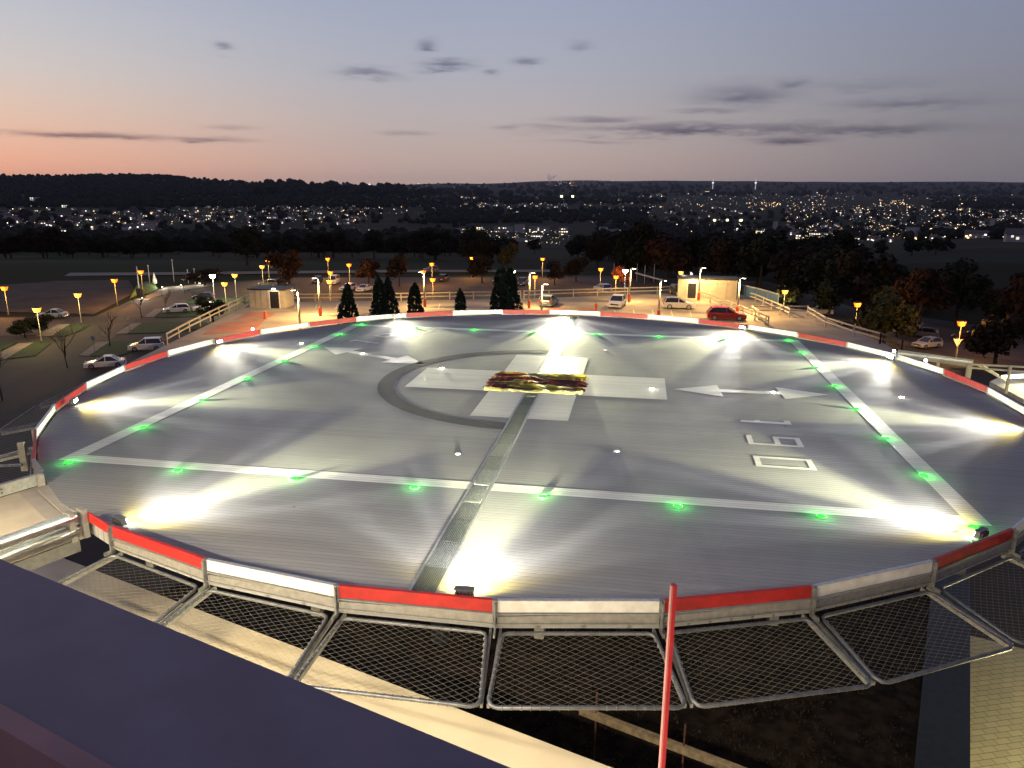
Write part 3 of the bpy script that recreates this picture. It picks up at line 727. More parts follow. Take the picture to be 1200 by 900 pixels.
# lit terrace below
ca, cb = at(103, 665, -4), at(700, 893, -4); cdv = (cb-ca).normalized()
te = empty('lower_terrace', tuple(ca-Vector((0, 0, 11))), 0, 'brightly lit cream terrace ledge between the roof and the safety nets', 'terrace')
o1 = te.location
wid = abs((ra-ca).dot(rn))+.5
b = MB(); P = [ca-cdv*14, ca+cdv*34, ca+cdv*34+rn*wid, ca-cdv*14+rn*wid]; b.slab([(p.x-o1.x, p.y-o1.y) for p in P], -4.5-o1.z, -4-o1.z); b.build('terrace_floor', facade_m, te)
b = MB(); P = [ca-cdv*14+rn*.02, ca+cdv*34+rn*.02, ca+cdv*34+rn*wid, ca-cdv*14+rn*wid]; b.slab([(p.x-o1.x, p.y-o1.y) for p in P], -15-o1.z, -4.51-o1.z); b.build('terrace_wall', mat('dark_plinth_render', (.12, .13, .10), .8), te)  # dark grey-green plinth wall under the terrace floor
# unseen strip lamps, added under the roof edge to light the terrace
for i in range(3):
    p = ra+rd*(-8.5+i*4.2)+rn*.42; p.z = 3.9
    e = empty('added_terrace_lamp', tuple(p), ang_r, 'unseen strip lamp added under the roof edge to light the terrace', 'lamp', 'added lamps above the terrace')
    b = MB(); b.box((0, 0, 0), (1.2, .10, .10)); b.build('housing', dark_m, e)
    b = MB(); b.box((0, 0, -.06), (1.1, .07, .02)); b.build('diffuser', mat('warm_diffuser', (.9, .85, .7), .4, emit=(1, .82, .55), estr=12), e)
    lamp('added_terrace_light', 'AREA', (0, 0, -.09), 1600, (1, .85, .60), e, shape='RECTANGLE', size=1.1, size_y=.07)
# lower dark roofs seen through and below the nets
green_roof = mat('dark_planted_roof', (.020, .014, .010), .95, 0, .6, 2.2, .05, 12, spec=.1)
coping = mat('dark_blue_grey_coping', (.020, .025, .028), .6, .1, .2, 4)
e1 = at(1137, 890, -10); e2 = at(1137, 690, -10); ed = (e2-e1).normalized(); en = Vector((-ed.y, ed.x, 0))
if en.dot(at(900, 850, -10)-e1) < 0: en = -en
lw = empty('low_annex', tuple(e1-Vector((0, 0, 5))), 0, 'dark low annex with a planted brown roof below the right hand nets', 'building')
o2 = lw.location
sb, fb = e1-ed*14, e1+ed*17; wc = abs((at(1085, 760, -10)-e1).dot(en))
def pl_(*a): return [(p.x-o2.x, p.y-o2.y) for p in a]
b = MB(); b.slab(pl_(sb, fb, fb+en*wc, sb+en*wc), -10.35-o2.z, -10-o2.z); b.build('roof_coping', coping, lw)
b = MB(); b.slab(pl_(sb+en*(wc+.01), fb+en*(wc+.01), fb+en*30, sb+en*30), -10.6-o2.z, -10.15-o2.z); b.build('planted_roof', green_roof, lw)
b = MB(); b.slab(pl_(sb+en*.05, fb+en*.05, fb+en*30, sb+en*30), -15-o2.z, -10.61-o2.z); b.build('annex_wall', mat('dark_annex_wall', (.06, .06, .055), .8), lw)
# scrubby growth on it
b = MB()
for i in range(16000):
    p = sb+ed*rng.uniform(.2, 30)+en*rng.uniform(wc+.2, 18); n_ = noise.noise(Vector((p.x*.6, p.y*.6, 0)))
    if n_ < -.1: continue
    h_ = rng.uniform(.04, .12)*(1+n_); a = rng.uniform(0, 6.28); d = Vector((cos(a), sin(a), 0))*rng.uniform(.02, .05); t_l = Vector((rng.uniform(-.1, .1), rng.uniform(-.1, .1), h_))
    q = Vector((p.x, p.y, -10.15)); b.add([q-d, q+d, q+t_l], [(0, 1, 2)])
tag(b.build('roof_plants', mat('brown_sedum', (.034, .020, .012), .9, 0, .5, 5), loc=None), 'reddish brown low plants covering the annex roof', None, None, 'stuff')
# wooden beam lying across the gap
wa, wb_ = at(680, 832, -8), at(866, 903, -8); wdv = (wb_-wa).normalized()
pk = empty('timber_beam', tuple(wa), 0, 'weathered timber beam lying on the dark roof below the middle nets', 'beam')
b = MB(); b.beam((0, 0, 0), wdv*7, .16, .22); b.build('plank', mat('weathered_timber', (.30, .23, .15), .8, 0, .3, 6, .004, 40), pk)
b = MB()
for t in (.5, 3.1): b.tube([(wdv.x*t, wdv.y*t, -2.1), (wdv.x*t, wdv.y*t, .8)], .025, 6)
b.build('prop_rod', mat('rusty_rod', (.12, .05, .03), .8), pk)
# plain dark ledge between terrace and timber
la = at(600, 822, -6.5); 
b = MB(); P = [ca-cdv*14-rn*.05, ca+cdv*34-rn*.05, ca+cdv*34-rn*3.4, ca-cdv*14-rn*3.4]
lg = b
b.slab([(p.x, p.y) for p in P], -8.6, -8.2); o = b.build('service_ledge', mat('mossy_green_ledge', (.030, .042, .026), .9, 0, .4, 2, .01, 20)); tag(o, 'mossy dark green ledge beyond the cream terrace', 'ledge')
# red marker pole near the viewer
pp = at(790, 685, 3.0)
rp = empty('marker_pole', (pp.x, pp.y, -4), 0, 'thin red square marker pole standing in front of the nets', 'pole')
b = MB(); b.box((0, 0, 3.5), (.04, .055, 7.0), .45); b.build('shaft', mat('red_pole_paint', (.42, .012, .022), .45, 0, .08, 3), rp)
b = MB(); b.box((-.021, -.014, 3.5), (.022, .036, 6.99), .45); b.build('lit_side_strip', mat('painted_lit_side_pink', (.42, .20, .20), .5), rp)  # paler strip puts the pole's lit side into its colour
b = MB(); b.box((0, 0, .03), (.25, .25, .06)); b.build('foot_plate', galv, rp)
# lit paving right of the annex
def gp3(name, pts, m, z0, z1, **k):
    b = MB(); b.slab([(p.x, p.y) for p in pts], z0, z1); return tag(b.build(name, m), kind='structure')
pm = mat('yellowish_slab_paving', (.30, .27, .17), .8, 0, .2, .7, .003, 30)
nt2 = pm.node_tree; B2 = nt2.nodes['Principled BSDF']; br = nt2.nodes.new('ShaderNodeTexBrick'); br.inputs['Scale'].default_value = .8; br.inputs['Mortar Size'].default_value = .012
br.inputs['Color1'].default_value = (.30, .27, .17, 1); br.inputs['Color2'].default_value = (.25, .23, .15, 1); br.inputs['Mortar'].default_value = (.10, .09, .06, 1)
tx2 = nt2.nodes.new('ShaderNodeTexCoord'); m2 = nt2.nodes.new('ShaderNodeMapping'); m2.inputs['Rotation'].default_value = (0, 0, -.35); nt2.links.new(tx2.outputs['Object'], m2.inputs[0]); nt2.links.new(m2.outputs[0], br.inputs['Vector']); nt2.links.new(br.outputs['Color'], B2.inputs['Base Color'])
gp3('paved_court', [e1-ed*16-en*.0, e1+ed*17, e1+ed*17-en*22, e1-ed*16-en*22], pm, -15.02, -14.86)
for t, s_ in ((3, 5), (11, 9), (-2, 9)):  # unseen lamps, assumed from the brightly lit paving
    p = e1+ed*t-en*s_; p.z = -14.9
    e = empty('assumed_court_lamp', tuple(p), 0, 'unseen bollard lamp assumed from the light on the yellow paved court below the right rim', 'lamp', 'assumed lamps in the paved court')
    b = MB(); b.lathe([(.06, 0), (.06, 2.9)], n=10); b.build('post', galv, e, smooth=True)
    b = MB(); b.lathe([(.05, 2.9), (.14, 2.95), (.14, 3.1), (.02, 3.2)], n=12); b.build('lantern', mat('warm_lantern', (.9, .8, .5), .3, emit=(1, .85, .45), estr=25), e, smooth=True)
    lamp('assumed_court_light', 'POINT', (0, 0, 3.3), 2200, (1, .86, .42), e, shadow_soft_size=.12)

# ------------------------------------------------------------------ rooftop parking deck beyond the helipad
DZ = -8.0
pk_m = mat('worn_parking_deck_concrete', (.27, .24, .19), .8, 0, .18, .35, .004, 25)
wall_m = mat('pale_precast_concrete', (.42, .39, .32), .8, 0, .1, 1.5, .004, 20)
px = [(100, 450), (220, 392), (292, 357.5), (335, 354), (610, 350), (813, 343), (862, 338), (918, 360), (950, 364), (990, 384), (1035, 402), (1100, 440)]
P = [at(x, y, DZ) for x, y in px]+[Vector((14, 14, 0)), Vector((-14, 14, 0))]
b = MB(); b.slab([(p.x, p.y) for p in P], DZ-.5, DZ); pd = b.build('deck_slab', pk_m)
pg = empty('parking_garage', (0, 50, GZ), 0, 'lamp lit open parking deck on top of the garage beyond the helipad', 'parking garage')
pd.parent = pg; pd.location = (0, -50, -GZ)
b = MB(); cen = sum(P, Vector())/len(P); b.slab([((p.x-cen.x)*.985+cen.x, (p.y-cen.y)*.985+cen.y) for p in P], GZ, DZ-.51); o = b.build('garage_wall', wall_m); o.parent = pg; o.location = (0, -50, -GZ)
bay = mat('reddish_bay_coating', (.34, .15, .09), .75, 0, .12, .5)
def deck_sheet(pxs, m, name, z=DZ+.02):
    b = MB(); P = [at(x, y, z) for x, y in pxs]; b.slab([(p.x, p.y) for p in P], z-.015, z); o = b.build(name, m); o.parent = pg; o.location = (0, -50, -GZ); return o
deck_sheet([(236, 392), (262, 378), (310, 374), (300, 388)], bay, 'red_bay')
deck_sheet([(274, 374), (292, 366), (325, 366), (312, 373)], bay, 'red_bay')
deck_sheet([(676, 366), (677, 361), (694, 361), (698, 366)], bay, 'red_bay')
deck_sheet([(645, 366), (640, 360), (658, 360), (662, 366)], bay, 'red_bay')
line_m = mat('white_bay_line', (.6, .58, .5), .7)
for i in range(9):
    x = 345+i*24
    deck_sheet([(x, 362), (x+.8, 362), (x+3, 356), (x+2.2, 356)], line_m, 'bay_line', DZ+.025)
for i in range(6):
    x = 700+i*22
    deck_sheet([(x, 371), (x+.9, 371), (x-1.4, 363), (x-2.3, 363)], line_m, 'bay_line', DZ+.025)
# stair boxes
def stair_box(label, cpx, wpx, hpx, dpt, rz, door_at):
    a = at(cpx[0]-wpx/2, cpx[1], DZ); c_ = at(cpx[0]+wpx/2, cpx[1], DZ); W = (c_-a).length; m_ = (a+c_)/2; d = (m_-CAM).length; Hh = hpx*d/F
    e = empty('stair_house', (m_.x, m_.y, DZ), rz, label, 'stair house')
    b = MB(); b.box((0, dpt/2, Hh/2), (W, dpt, Hh)); b.build('wall', wall_m, e)
    b = MB(); b.box((0, dpt/2, Hh+.075), (W+.3, dpt+.3, .15)); b.build('roof', dark_m, e)
    b = MB(); b.box((door_at*W, -.03, 1.05), (1.15, .06, 2.1)); b.build('door', mat('open_dark_doorway', (.01, .012, .015), .5), e)
    b = MB(); b.box((door_at*W-.65, -.035, 1.08), (.12, .07, 2.2)); b.box((door_at*W+.65, -.035, 1.08), (.12, .07, 2.2)); b.box((door_at*W, -.035, 2.2), (1.42, .07, .12)); b.build('door_frame', white_p, e)
    for k in range(1, 6):
        if abs((-.5+k/6)-door_at)*W < .8: continue
        b = MB(); b.box(((-.5+k/6)*W, -.012, Hh/2), (.05, .02, Hh-.05)); b.build('panel_joint', plate, e)
    b = MB(); b.box((door_at*W, -.12, 2.45), (.4, .16, .12)); b.build('door_lamp', mat('cool_door_lamp', (.9, .9, .9), .3, emit=(1, .9, .7), estr=20), e)
    lamp('door_lamp_light', 'POINT', (door_at*W, -.6, 2.5), 60, (1, .8, .5), e, shadow_soft_size=.08)
    return e
stair_box('cream stair house with a dark doorway at the left end of the parking deck', (313.5, 361), 43, 20, 3.2, RD(4), .22)
stair_box('cream stair house with a dark doorway beside the blue fence', (828, 350), 66, 22, 3.2, RD(-2), -.26)
# rails
def railing(pts, label, name='railing', h=1.05, m=beige_rail, step=3.2, n=2, z=DZ, group=None, panel=None):
    P = [at(x, y, z) for x, y in pts]
    e = empty(name, tuple(P[0]), 0, label, 'railing', group); o = P[0]
    for i in range(len(P)-1):
        a, c_ = P[i]-o, P[i+1]-o
        for k in range(n):
            b = MB(); zz = h-k*(h*.46); up = Vector((0, 0, zz)); b.beam(a+up, c_+up, .08, .16 if k == 0 else .14); b.build('rail', m, e)
        cnt = max(1, int((c_-a).length/step))
        for j in range(cnt+1):
            if j == cnt and i < len(P)-2: continue
            p = a.lerp(c_, j/cnt); b = MB(); b.box((p.x, p.y, h/2+.06), (.14, .14, h+.12)); b.build('post', m, e)
        if panel:
            for j in range(cnt):
                p, q = a.lerp(c_, (j+.05)/cnt), a.lerp(c_, (j+.95)/cnt); b = MB(); b.beam(p+Vector((0, 0, .62*h)), q+Vector((0, 0, .62*h)), .05, h*.7); b.build('panel', panel, e)
    return e
railing([(196, 404), (222, 389), (257, 371), (296, 352.5)], 'beige two bar railing climbing the left edge of the parking deck')
railing([(336, 354), (470, 353), (610, 350)], 'long two bar railing along the back of the parking deck')
railing([(614, 350), (700, 347), (770, 345), (800, 343)], 'two bar railing at the back behind the white car and the gantry')
railing([(820, 350), (845, 360), (870, 370), (900, 382)], 'sloping beige railing right of the silver and red cars')
railing([(858, 346), (885, 354), (925, 372)], 'low beige railing in front of the blue fence')
railing([(858, 347), (886, 354), (911, 362)], 'blue panelled fence beside the right stair house', 'panel_fence', h=1.9, m=mat('grey_blue_post', (.25, .30, .33), .5), step=2.2, n=1, panel=mat('blue_panel', (.03, .09, .20), .5))
railing([(897, 381), (881, 369), (946, 369)], 'beige railing closing the far side of the small lit platform')
railing([(946, 370), (967, 383), (1000, 394), (1031, 403)], 'beige railing running down to the helipad rim on the right')
railing([(1031, 403), (1056, 412)], 'dark short railing right of the lit platform', m=dark_m)
# lamp posts of the parking deck
lamp_white = mat('pale_lamp_post', (.36, .35, .31), .5, 0, .05)
orange_p = mat('orange_red_post_band', (.55, .10, .035), .5)
WARM = (1, .58, .19)
def deck_lamp(x, ytop, label, side=1, cross=None, energy=6000, band=True):
    zt = -3.5; p = at(x, ytop, zt); h = zt-DZ
    e = empty('deck_lamp_post', (p.x, p.y, DZ), atan2(p.y-CAM.y, p.x-CAM.x)-pi/2, label, 'lamp post', 'pale lamp posts on the parking deck')
    b = MB(); b.lathe([(.13, 0), (.11, h*.5), (.09, h)], n=12); b.build('pole', lamp_white, e, smooth=True)
    if band: b = MB(); b.lathe([(.2, 0), (.2, 1.0), (.12, 1.02)], n=12); b.build('base_band', orange_p, e, smooth=False)
    b = MB(); b.box((side*.35, 0, h+.05), (.9, .22, .09)); b.build('lamp_head', lamp_white, e)
    b = MB(); b.box((side*.45, 0, h-.01), (.5, .16, .02)); b.build('diffuser', mat('warm_head_glass', (.9, .8, .6), .3, emit=(1, .8, .5), estr=30), e)
    lamp('deck_lamp_light', 'SPOT', (side*.45, 0, h-.05), energy, WARM, e, aim=(side*.15, 0, -1), spot_size=RD(165), spot_blend=.4, shadow_soft_size=.12)
    if cross:
        b = MB(); q = at(cross[0], cross[1], zt+.1)-Vector((p.x, p.y, DZ)); rz = -e.rotation_euler.z; q.rotate(Matrix.Rotation(rz, 3, 'Z')); q2 = -q.normalized()*1.1
        b.beam((q2.x, q2.y, h+.12), (q.x, q.y, h+.12), .16, .16); b.build('cross_arm', lamp_white, e)
for x, y, l, s, cr in ((349, 340, 'short looking pale lamp post just right of the left stair house', -1, None), (373, 326, 'pale lamp post between the left stair house and the first cypress', -1, None),
                       (497, 319, 'pale lamp post beside the third cypress', -1, None), (620.5, 320, 'pale lamp post right of the tall cypress', 1, None), (635, 333, 'pale lamp post beside the blue grey car', 1, None),
                       (739, 315, 'pale lamp post right of the white hatchback', 1, None), (774, 329, 'pale lamp post carrying a long cross arm', 1, (745, 320)), (821, 314, 'pale lamp post in front of the right stair house', 1, None), (867, 326, 'pale lamp post behind the red car', 1, None)):
    deck_lamp(x, y, l, s, cr, 10000 if x == 867 else 8500 if x < 400 else 5200)
for x, y, l in ((311, 374, 'squat orange red bollard in front of the left stair house'), (698, 364, 'squat orange red bollard left of the white hatchback')):
    p = at(x, y, DZ); e = empty('bollard', tuple(p), 0, l, 'bollard'); b = MB(); b.lathe([(.17, 0), (.17, .85), (.12, .93)], n=12); b.build('post', orange_p, e); b = MB(); b.lathe([(.24, 0), (.24, .05)], n=12); b.build('base', galv, e)

# ------------------------------------------------------------------ cars
glass_c = mat('dark_car_glass', (.012, .014, .018), .08, 0, 0, spec=.8)
headl = mat('car_headlamp_glass', (.7, .7, .7), .1); taill = mat('car_tail_lamp', (.35, .01, .01), .2); hub = mat('alloy_rim', (.4, .4, .42), .35, .8)
def paint(nm, c): return mat('car_paint_'+nm, c, .28, .1, .03, 2, spec=.6)
PAINT = {'white': (.72, .72, .70), 'silver': (.45, .46, .48), 'red': (.42, .02, .02), 'black': (.015, .015, .018), 'bluegrey': (.16, .25, .30), 'grey': (.14, .14, .15), 'darkred': (.12, .02, .02)}
def car(loc, rz, col, label, kind='hatch', group='parked cars'):
    Lc, Wc, Hc = {'hatch': (4.1, 1.78, 1.46), 'suv': (4.4, 1.85, 1.66), 'saloon': (4.6, 1.82, 1.42), 'van': (4.9, 1.95, 1.95), 'estate': (4.5, 1.8, 1.5)}[kind]
    name = {'hatch': 'parked_car', 'suv': 'parked_car', 'saloon': 'parked_car', 'van': 'parked_van', 'estate': 'parked_car'}[kind]
    e = empty(name, loc, rz, label, 'van' if kind == 'van' else 'car', group)
    h = Lc/2
    prof_b = {'hatch': [(-h, .42), (-h+.02, .80), (-h+.25, .92), (h-1.25, .90), (h-.35, .74), (h-.02, .60), (h, .32)]}
    pb = [(-h, .35), (-h-.0, .78), (-h+.12, Hc*.62), (h-1.20, Hc*.62), (h-.30, Hc*.50), (h-.02, Hc*.40), (h, .30)]
    roof = {'hatch': [(-h+.12, .62), (-h+.42, .96), (-h+.9, 1.0), (h-2.1, .985), (h-1.15, .62)], 'suv': [(-h+.10, .62), (-h+.32, .97), (-h+.8, 1.0), (h-2.0, .985), (h-1.2, .62)],
            'saloon': [(-h+.75, .62), (-h+1.45, .97), (-h+1.9, 1.0), (h-2.2, .985), (h-1.3, .62)], 'van': [(-h+.05, .62), (-h+.15, .97), (-h+.6, 1.0), (h-1.6, .98), (h-.9, .60)],
            'estate': [(-h+.10, .62), (-h+.5, .95), (-h+1.0, 1.0), (h-2.2, .985), (h-1.2, .62)]}[kind]
    def loft(prof, zb, w0, w1, z0f):
        b = MB(); vs = []; n = len(prof)
        secs = [(-1, 0), (-.94, 1), (.94, 1), (1, 0)]
        # cross-section: outer side (wide) then inner edge (slightly narrower) to round the shoulders
        for s, t in ((-1, 0), (-.93, 1), (.93, 1), (1, 0)):
            for x, z in prof:
                zz = z if t else max(z0f, z-.10*(z-z0f)-.05); ww = Wc/2*(w0 if not t else w1)
                xx = x*(1 if not t else .985)
                vs.append((xx, s*ww, zz))
        for i in range(3):
            for j in range(n-1): b.m.append(0); b.f.append((i*n+j, (i+1)*n+j, (i+1)*n+j+1, i*n+j+1))
        b.v = vs
        # sides
        for i, sgn in ((0, 1), (3, -1)):
            base = len(b.v); b.v += [(vs[i*n+j][0], vs[i*n+j][1]*.985, zb) for j in range(n)]
            for j in range(n-1):
                q = (base+j, i*n+j, i*n+j+1, base+j+1); b.f.append(q if sgn > 0 else q[::-1]); b.m.append(0)
            if i == 0: b0 = base
        b.f.append(tuple([b0]+[i*n for i in range(4)]+[base])); b.m.append(0)
        b.f.append(tuple([b0+n-1]+[i*n+n-1 for i in range(4)]+[base+n-1])[::-1]); b.m.append(0)
        return b
    p_ = paint(col, PAINT[col])
    loft(pb, .24, 1.0, .95, .3).build('body', p_, e)
    R2 = [(x, z*Hc) for x, z in roof]
    b = MB(); vs = []; n = len(R2); zb = Hc*.61
    for s in (-1, 1):
        for x, z in R2:
            f = (z-zb)/(Hc-zb); vs.append((x, s*Wc/2*(.93-.16*max(0, f)), z))
    b.add(vs, [(j, j+1, n+j+1, n+j) for j in range(n-1)]+[tuple(range(n))[::-1], tuple(range(n, 2*n))]); b.build('window_glass', glass_c, e)
    b = MB(); xs = [(x, z) for x, z in R2 if z > Hc*.9]
    for j in range(len(xs)-1):
        b.beam((xs[j][0], 0, xs[j][1]+.012), (xs[j+1][0], 0, xs[j+1][1]+.012), Wc*.78, .035)
    b.build('roof', p_, e)
    for s in (-1, 1):
        b = MB(); n = len(R2)
        for j in (0, n-2):
            a, c_ = R2[j], R2[j+1]; fa, fc = [(z-zb)/(Hc-zb) for z in (a[1], c_[1])]
            b.beam((a[0], s*Wc/2*(.935-.16*max(0, fa)), a[1]), (c_[0], s*Wc/2*(.935-.16*max(0, fc)), c_[1]), .07, .08)
        b.beam((-.1, s*Wc/2*.935, zb), (-.1, s*Wc/2*.78, Hc*.98), .05, .09, up=(1, 0, 0))
        b.build('pillar_frame', p_, e)
        for x in (-h+.82, h-.85):
            b = MB(); b.tube([(x, s*(Wc/2-.20), .33), (x, s*(Wc/2+.012), .33)], .33, 16); wo_ = b.build('wheel', black, e)
            b = MB(); b.tube([(x, s*(Wc/2+.0), .33), (x, s*(Wc/2+.022), .33)], .21, 12); b.build('rim', hub, wo_)
        b = MB(); b.box((h-.12, s*(Wc/2-.28), Hc*.44), (.22, .40, .15)); b.build('headlight', headl, e)
        b = MB(); b.box((-h+.03, s*(Wc/2-.17), Hc*.55), (.10, .24, .28)); b.build('tail_light', taill, e)
        b = MB(); b.box((h-1.35, s*(Wc/2+.06), Hc*.66), (.16, .16, .12)); b.build('mirror', p_, e)
    b = MB(); b.box((h+.012, 0, .42), (.03, .52, .12)); b.box((-h-.012, 0, .55), (.03, .52, .12)); b.build('number_plate', mat('plate_white', (.7, .7, .65), .5), e)
    b = MB(); b.box((h-.02, 0, .56), (.06, 1.0, .16)); b.build('grille', dark_m, e)
    return e
def carp(x, y, z, head, col, label, kind='hatch'):
    p = at(x, y, z); return car((p.x, p.y, z), RD(head), col, label, kind)
D1 = DZ+.005
carp(723, 359.5, D1, -98, 'white', 'white hatchback facing the helipad on the parking deck')
carp(643, 358, D1, 82, 'bluegrey', 'blue grey car seen from behind the bright far floodlight')
carp(795, 361.5, D1, 4, 'silver', 'silver hatchback parked side on near the right stair house')
carp(851, 374.5, D1, 0, 'red', 'red estate car half hidden behind the far rim board', 'estate')
carp(796, 345.5, D1, -70, 'black', 'dark hatchback at the back of the deck near the billboard', 'hatch')
G0 = GZ+.1
carp(172, 410, G0, 205, 'white', 'white off roader parked on the lawn edge behind the left rim', 'suv')
carp(124, 430, G0, 210, 'white', 'white saloon partly hidden behind the left rim board', 'saloon')
carp(62, 372, G0, 200, 'silver', 'silver saloon parked alone beside the left lamp post', 'saloon')
carp(207, 366, G0, 215, 'white', 'white estate car in the left lot left of the shrub', 'estate')
carp(240, 364, G0, 215, 'white', 'white hatchback behind the olive shrub in the left lot')
carp(239, 351, G0, 190, 'black', 'black hatchback in the shade of the left lot')
carp(391, 332.5, G0, -80, 'white', 'white van below the paired lamps in the rear lot', 'van')
carp(372, 331, G0, -80, 'black', 'black car left of the white van', 'hatch')
carp(408, 340, G0, 250, 'white', 'white hatchback half hidden by the first cypress')
carp(427, 341, G0, 262, 'white', 'white saloon in front of the second cypress', 'saloon')
carp(330, 333, G0, 200, 'black', 'black car behind the left stair house', 'suv')
carp(314, 335, G0, 200, 'grey', 'grey car behind the left stair house', 'hatch')
carp(520, 329, G0, 90, 'black', 'dark off roader in the rear lot between the cypresses', 'suv')
carp(612, 334, G0, -90, 'black', 'dark car with its window lit right of the tall cypress', 'suv')
carp(583, 331, G0, -90, 'grey', 'grey car behind the tall cypress', 'hatch')
carp(706, 341.5, GZ+6.2 if False else D1-3.0, 120, 'white', 'white hatchback beyond the back railing of the deck')
carp(961, 368, G0, 168, 'white', 'white estate car under the trees right of the lit platform', 'suv')
carp(998, 382, G0, 160, 'black', 'dark saloon beside the right hand street lamp', 'saloon')
carp(1064, 391, G0, 150, 'silver', 'silver hatchback under the trees at the right')
carp(1080, 394.5, G0, 150, 'grey', 'grey estate car at the end of the right row', 'estate')
carp(1048, 388, G0, 150, 'black', 'black car at the left end of the right row')
carp(1133, 399, G0, 150, 'darkred', 'dark red car beyond the give way sign')
carp(505, 318, G0, 200, 'grey', 'grey car passing behind the orange lamps', 'hatch')
carp(1086, 407, G0, 210, 'silver', 'pale car roof just above the far right rim', 'hatch')

# ------------------------------------------------------------------ street lamps with orange sodium light
sod = mat('sodium_lantern_glass', (.30, .06, .01), .6, emit=(1, .19, .006), estr=2.6, spec=.1)
sodw = mat('yellow_lantern_glass', (.30, .12, .02), .6, emit=(1, .38, .04), estr=2.5, spec=.1)
coolw = mat('cool_lantern_glass', (.9, .9, .8), .3, emit=(1, .95, .8), estr=40)
post_m = mat('grey_lamp_post', (.20, .20, .19), .5, .3)
proto = {}
def street_lamp(x, y, label, kind='o', h=5.0, z=GZ, energy=None, group='street lamps'):
    p = at(x, y, z+h); e = empty('street_lamp', (p.x, p.y, z), 0, label, 'street lamp', group)
    b = MB(); b.lathe([(.10, 0), (.10, .5), (.055, .55), (.05, h-.35)], n=8); b.build('post', post_m, e, smooth=True)
    b = MB(); b.lathe([(.05, h-.55), (.38, h-.45), (.58, h+.12), (.54, h+.16)], n=12); b.build('lantern', {'o': sod, 'y': sodw, 'w': coolw}[kind], e, smooth=True)
    b = MB(); b.lathe([(.66, h+.16), (.58, h+.22), (.10, h+.34), (.02, h+.42)], n=12); b.build('cap', dark_m, e, smooth=True)
    c = {'o': (1, .47, .10), 'y': (1, .72, .25), 'w': (1, .93, .75)}[kind]
    lamp('street_lamp_light', 'POINT', (0, -1.3, h-.35), energy or {'o': 2000, 'y': 1500, 'w': 1400}[kind], c, e, shadow_soft_size=.25)
    return e
for x, y, k, l in ((5, 337, 'o', 'orange street lamp at the far left edge of the photo'), (43, 362, 'y', 'street lamp left of the lone silver saloon'), (91, 345, 'y', 'street lamp between the silver saloon and the brown bank'),
                   (134, 328, 'o', 'orange street lamp on the brown bank left of the lit entrance'), (165, 318, 'o', 'orange street lamp above the black column at the lit entrance'), (249, 323, 'w', 'very bright round lamp right of the lit entrance'),
                   (263, 332, 'y', 'lower yellow lamp right of the lit entrance'), (275, 322, 'y', 'upper yellow lamp left of the left stair house'), (307, 312, 'y', 'lower lamp of the pair above the left stair house'), (314, 306, 'y', 'upper lamp of the pair above the left stair house'),
                   (384, 303, 'o', 'highest lamp of the three above the white van'), (387, 319, 'o', 'middle lamp of the three above the white van'), (386, 329, 'y', 'lowest lamp just over the white van'), (409, 310, 'o', 'orange lamp right of the three over the white van'),
                   (506, 309, 'o', 'orange lamp above the third cypress'), (507, 327, 'o', 'low orange lamp behind the third cypress'), (496, 318, 'o', 'orange lamp right behind the pale post of the third cypress'), (553, 302, 'o', 'orange lamp between the small and the tall cypress'),
                   (636, 303, 'o', 'orange lamp high right of the tall cypress'), (627, 324, 'o', 'low orange lamp right of the tall cypress'), (601, 318, 'w', 'small white lamp at the top of the tall cypress'), (704, 315, 'o', 'orange lamp above the white hatchback beyond the railing'),
                   (733, 317, 'w', 'white lamp beside the glowing red bush'), (722, 324, 'o', 'orange lamp inside the glowing red bush'), (798, 319, 'y', 'yellow lamp left of the billboard'), (920, 341, 'y', 'yellow lamp right of the blue fence'), (1005, 356, 'o', 'orange lamp beside the dark saloon at the right'), (1127, 378, 'o', 'orange lamp with the give way sign at the far right')):
    street_lamp(x, y, l, k)
# give way sign on the right hand lamp post
p = at(1122, 402, GZ+2.2); e = empty('give_way_sign', (p.x, p.y, GZ), 0, 'white give way triangle seen from behind at the far right lamp', 'sign')
b = MB(); b.lathe([(.04, 0), (.04, 2.7)], n=8); b.build('post', post_m, e)
b = MB(); b.add([(-.62, -.06, 2.75), (.62, -.06, 2.75), (0, -.06, 1.65), (-.62, -.09, 2.75), (.62, -.09, 2.75), (0, -.09, 1.65)], [(0, 1, 2), (5, 4, 3), (0, 3, 4, 1), (1, 4, 5, 2), (2, 5, 3, 0)]); b.build('plate', white_p, e)
# round sign backs at the left
for x, y, l in ((150, 373, 'pale round sign back beside the upper paved path'), (109, 396, 'pale round sign back beside the lower paved path')):
    p = at(x, y, GZ+2.0); e = empty('round_sign', (p.x, p.y, GZ), 0, l, 'sign'); b = MB(); b.lathe([(.03, 0), (.03, 2.3)], n=8); b.build('post', post_m, e)
    b = MB(); b.tube([(0, -.05, 2.0), (0, -.07, 2.0)], .32, 18); b.build('disc', mat('grey_sign_back', (.35, .35, .36), .5, .4), e)
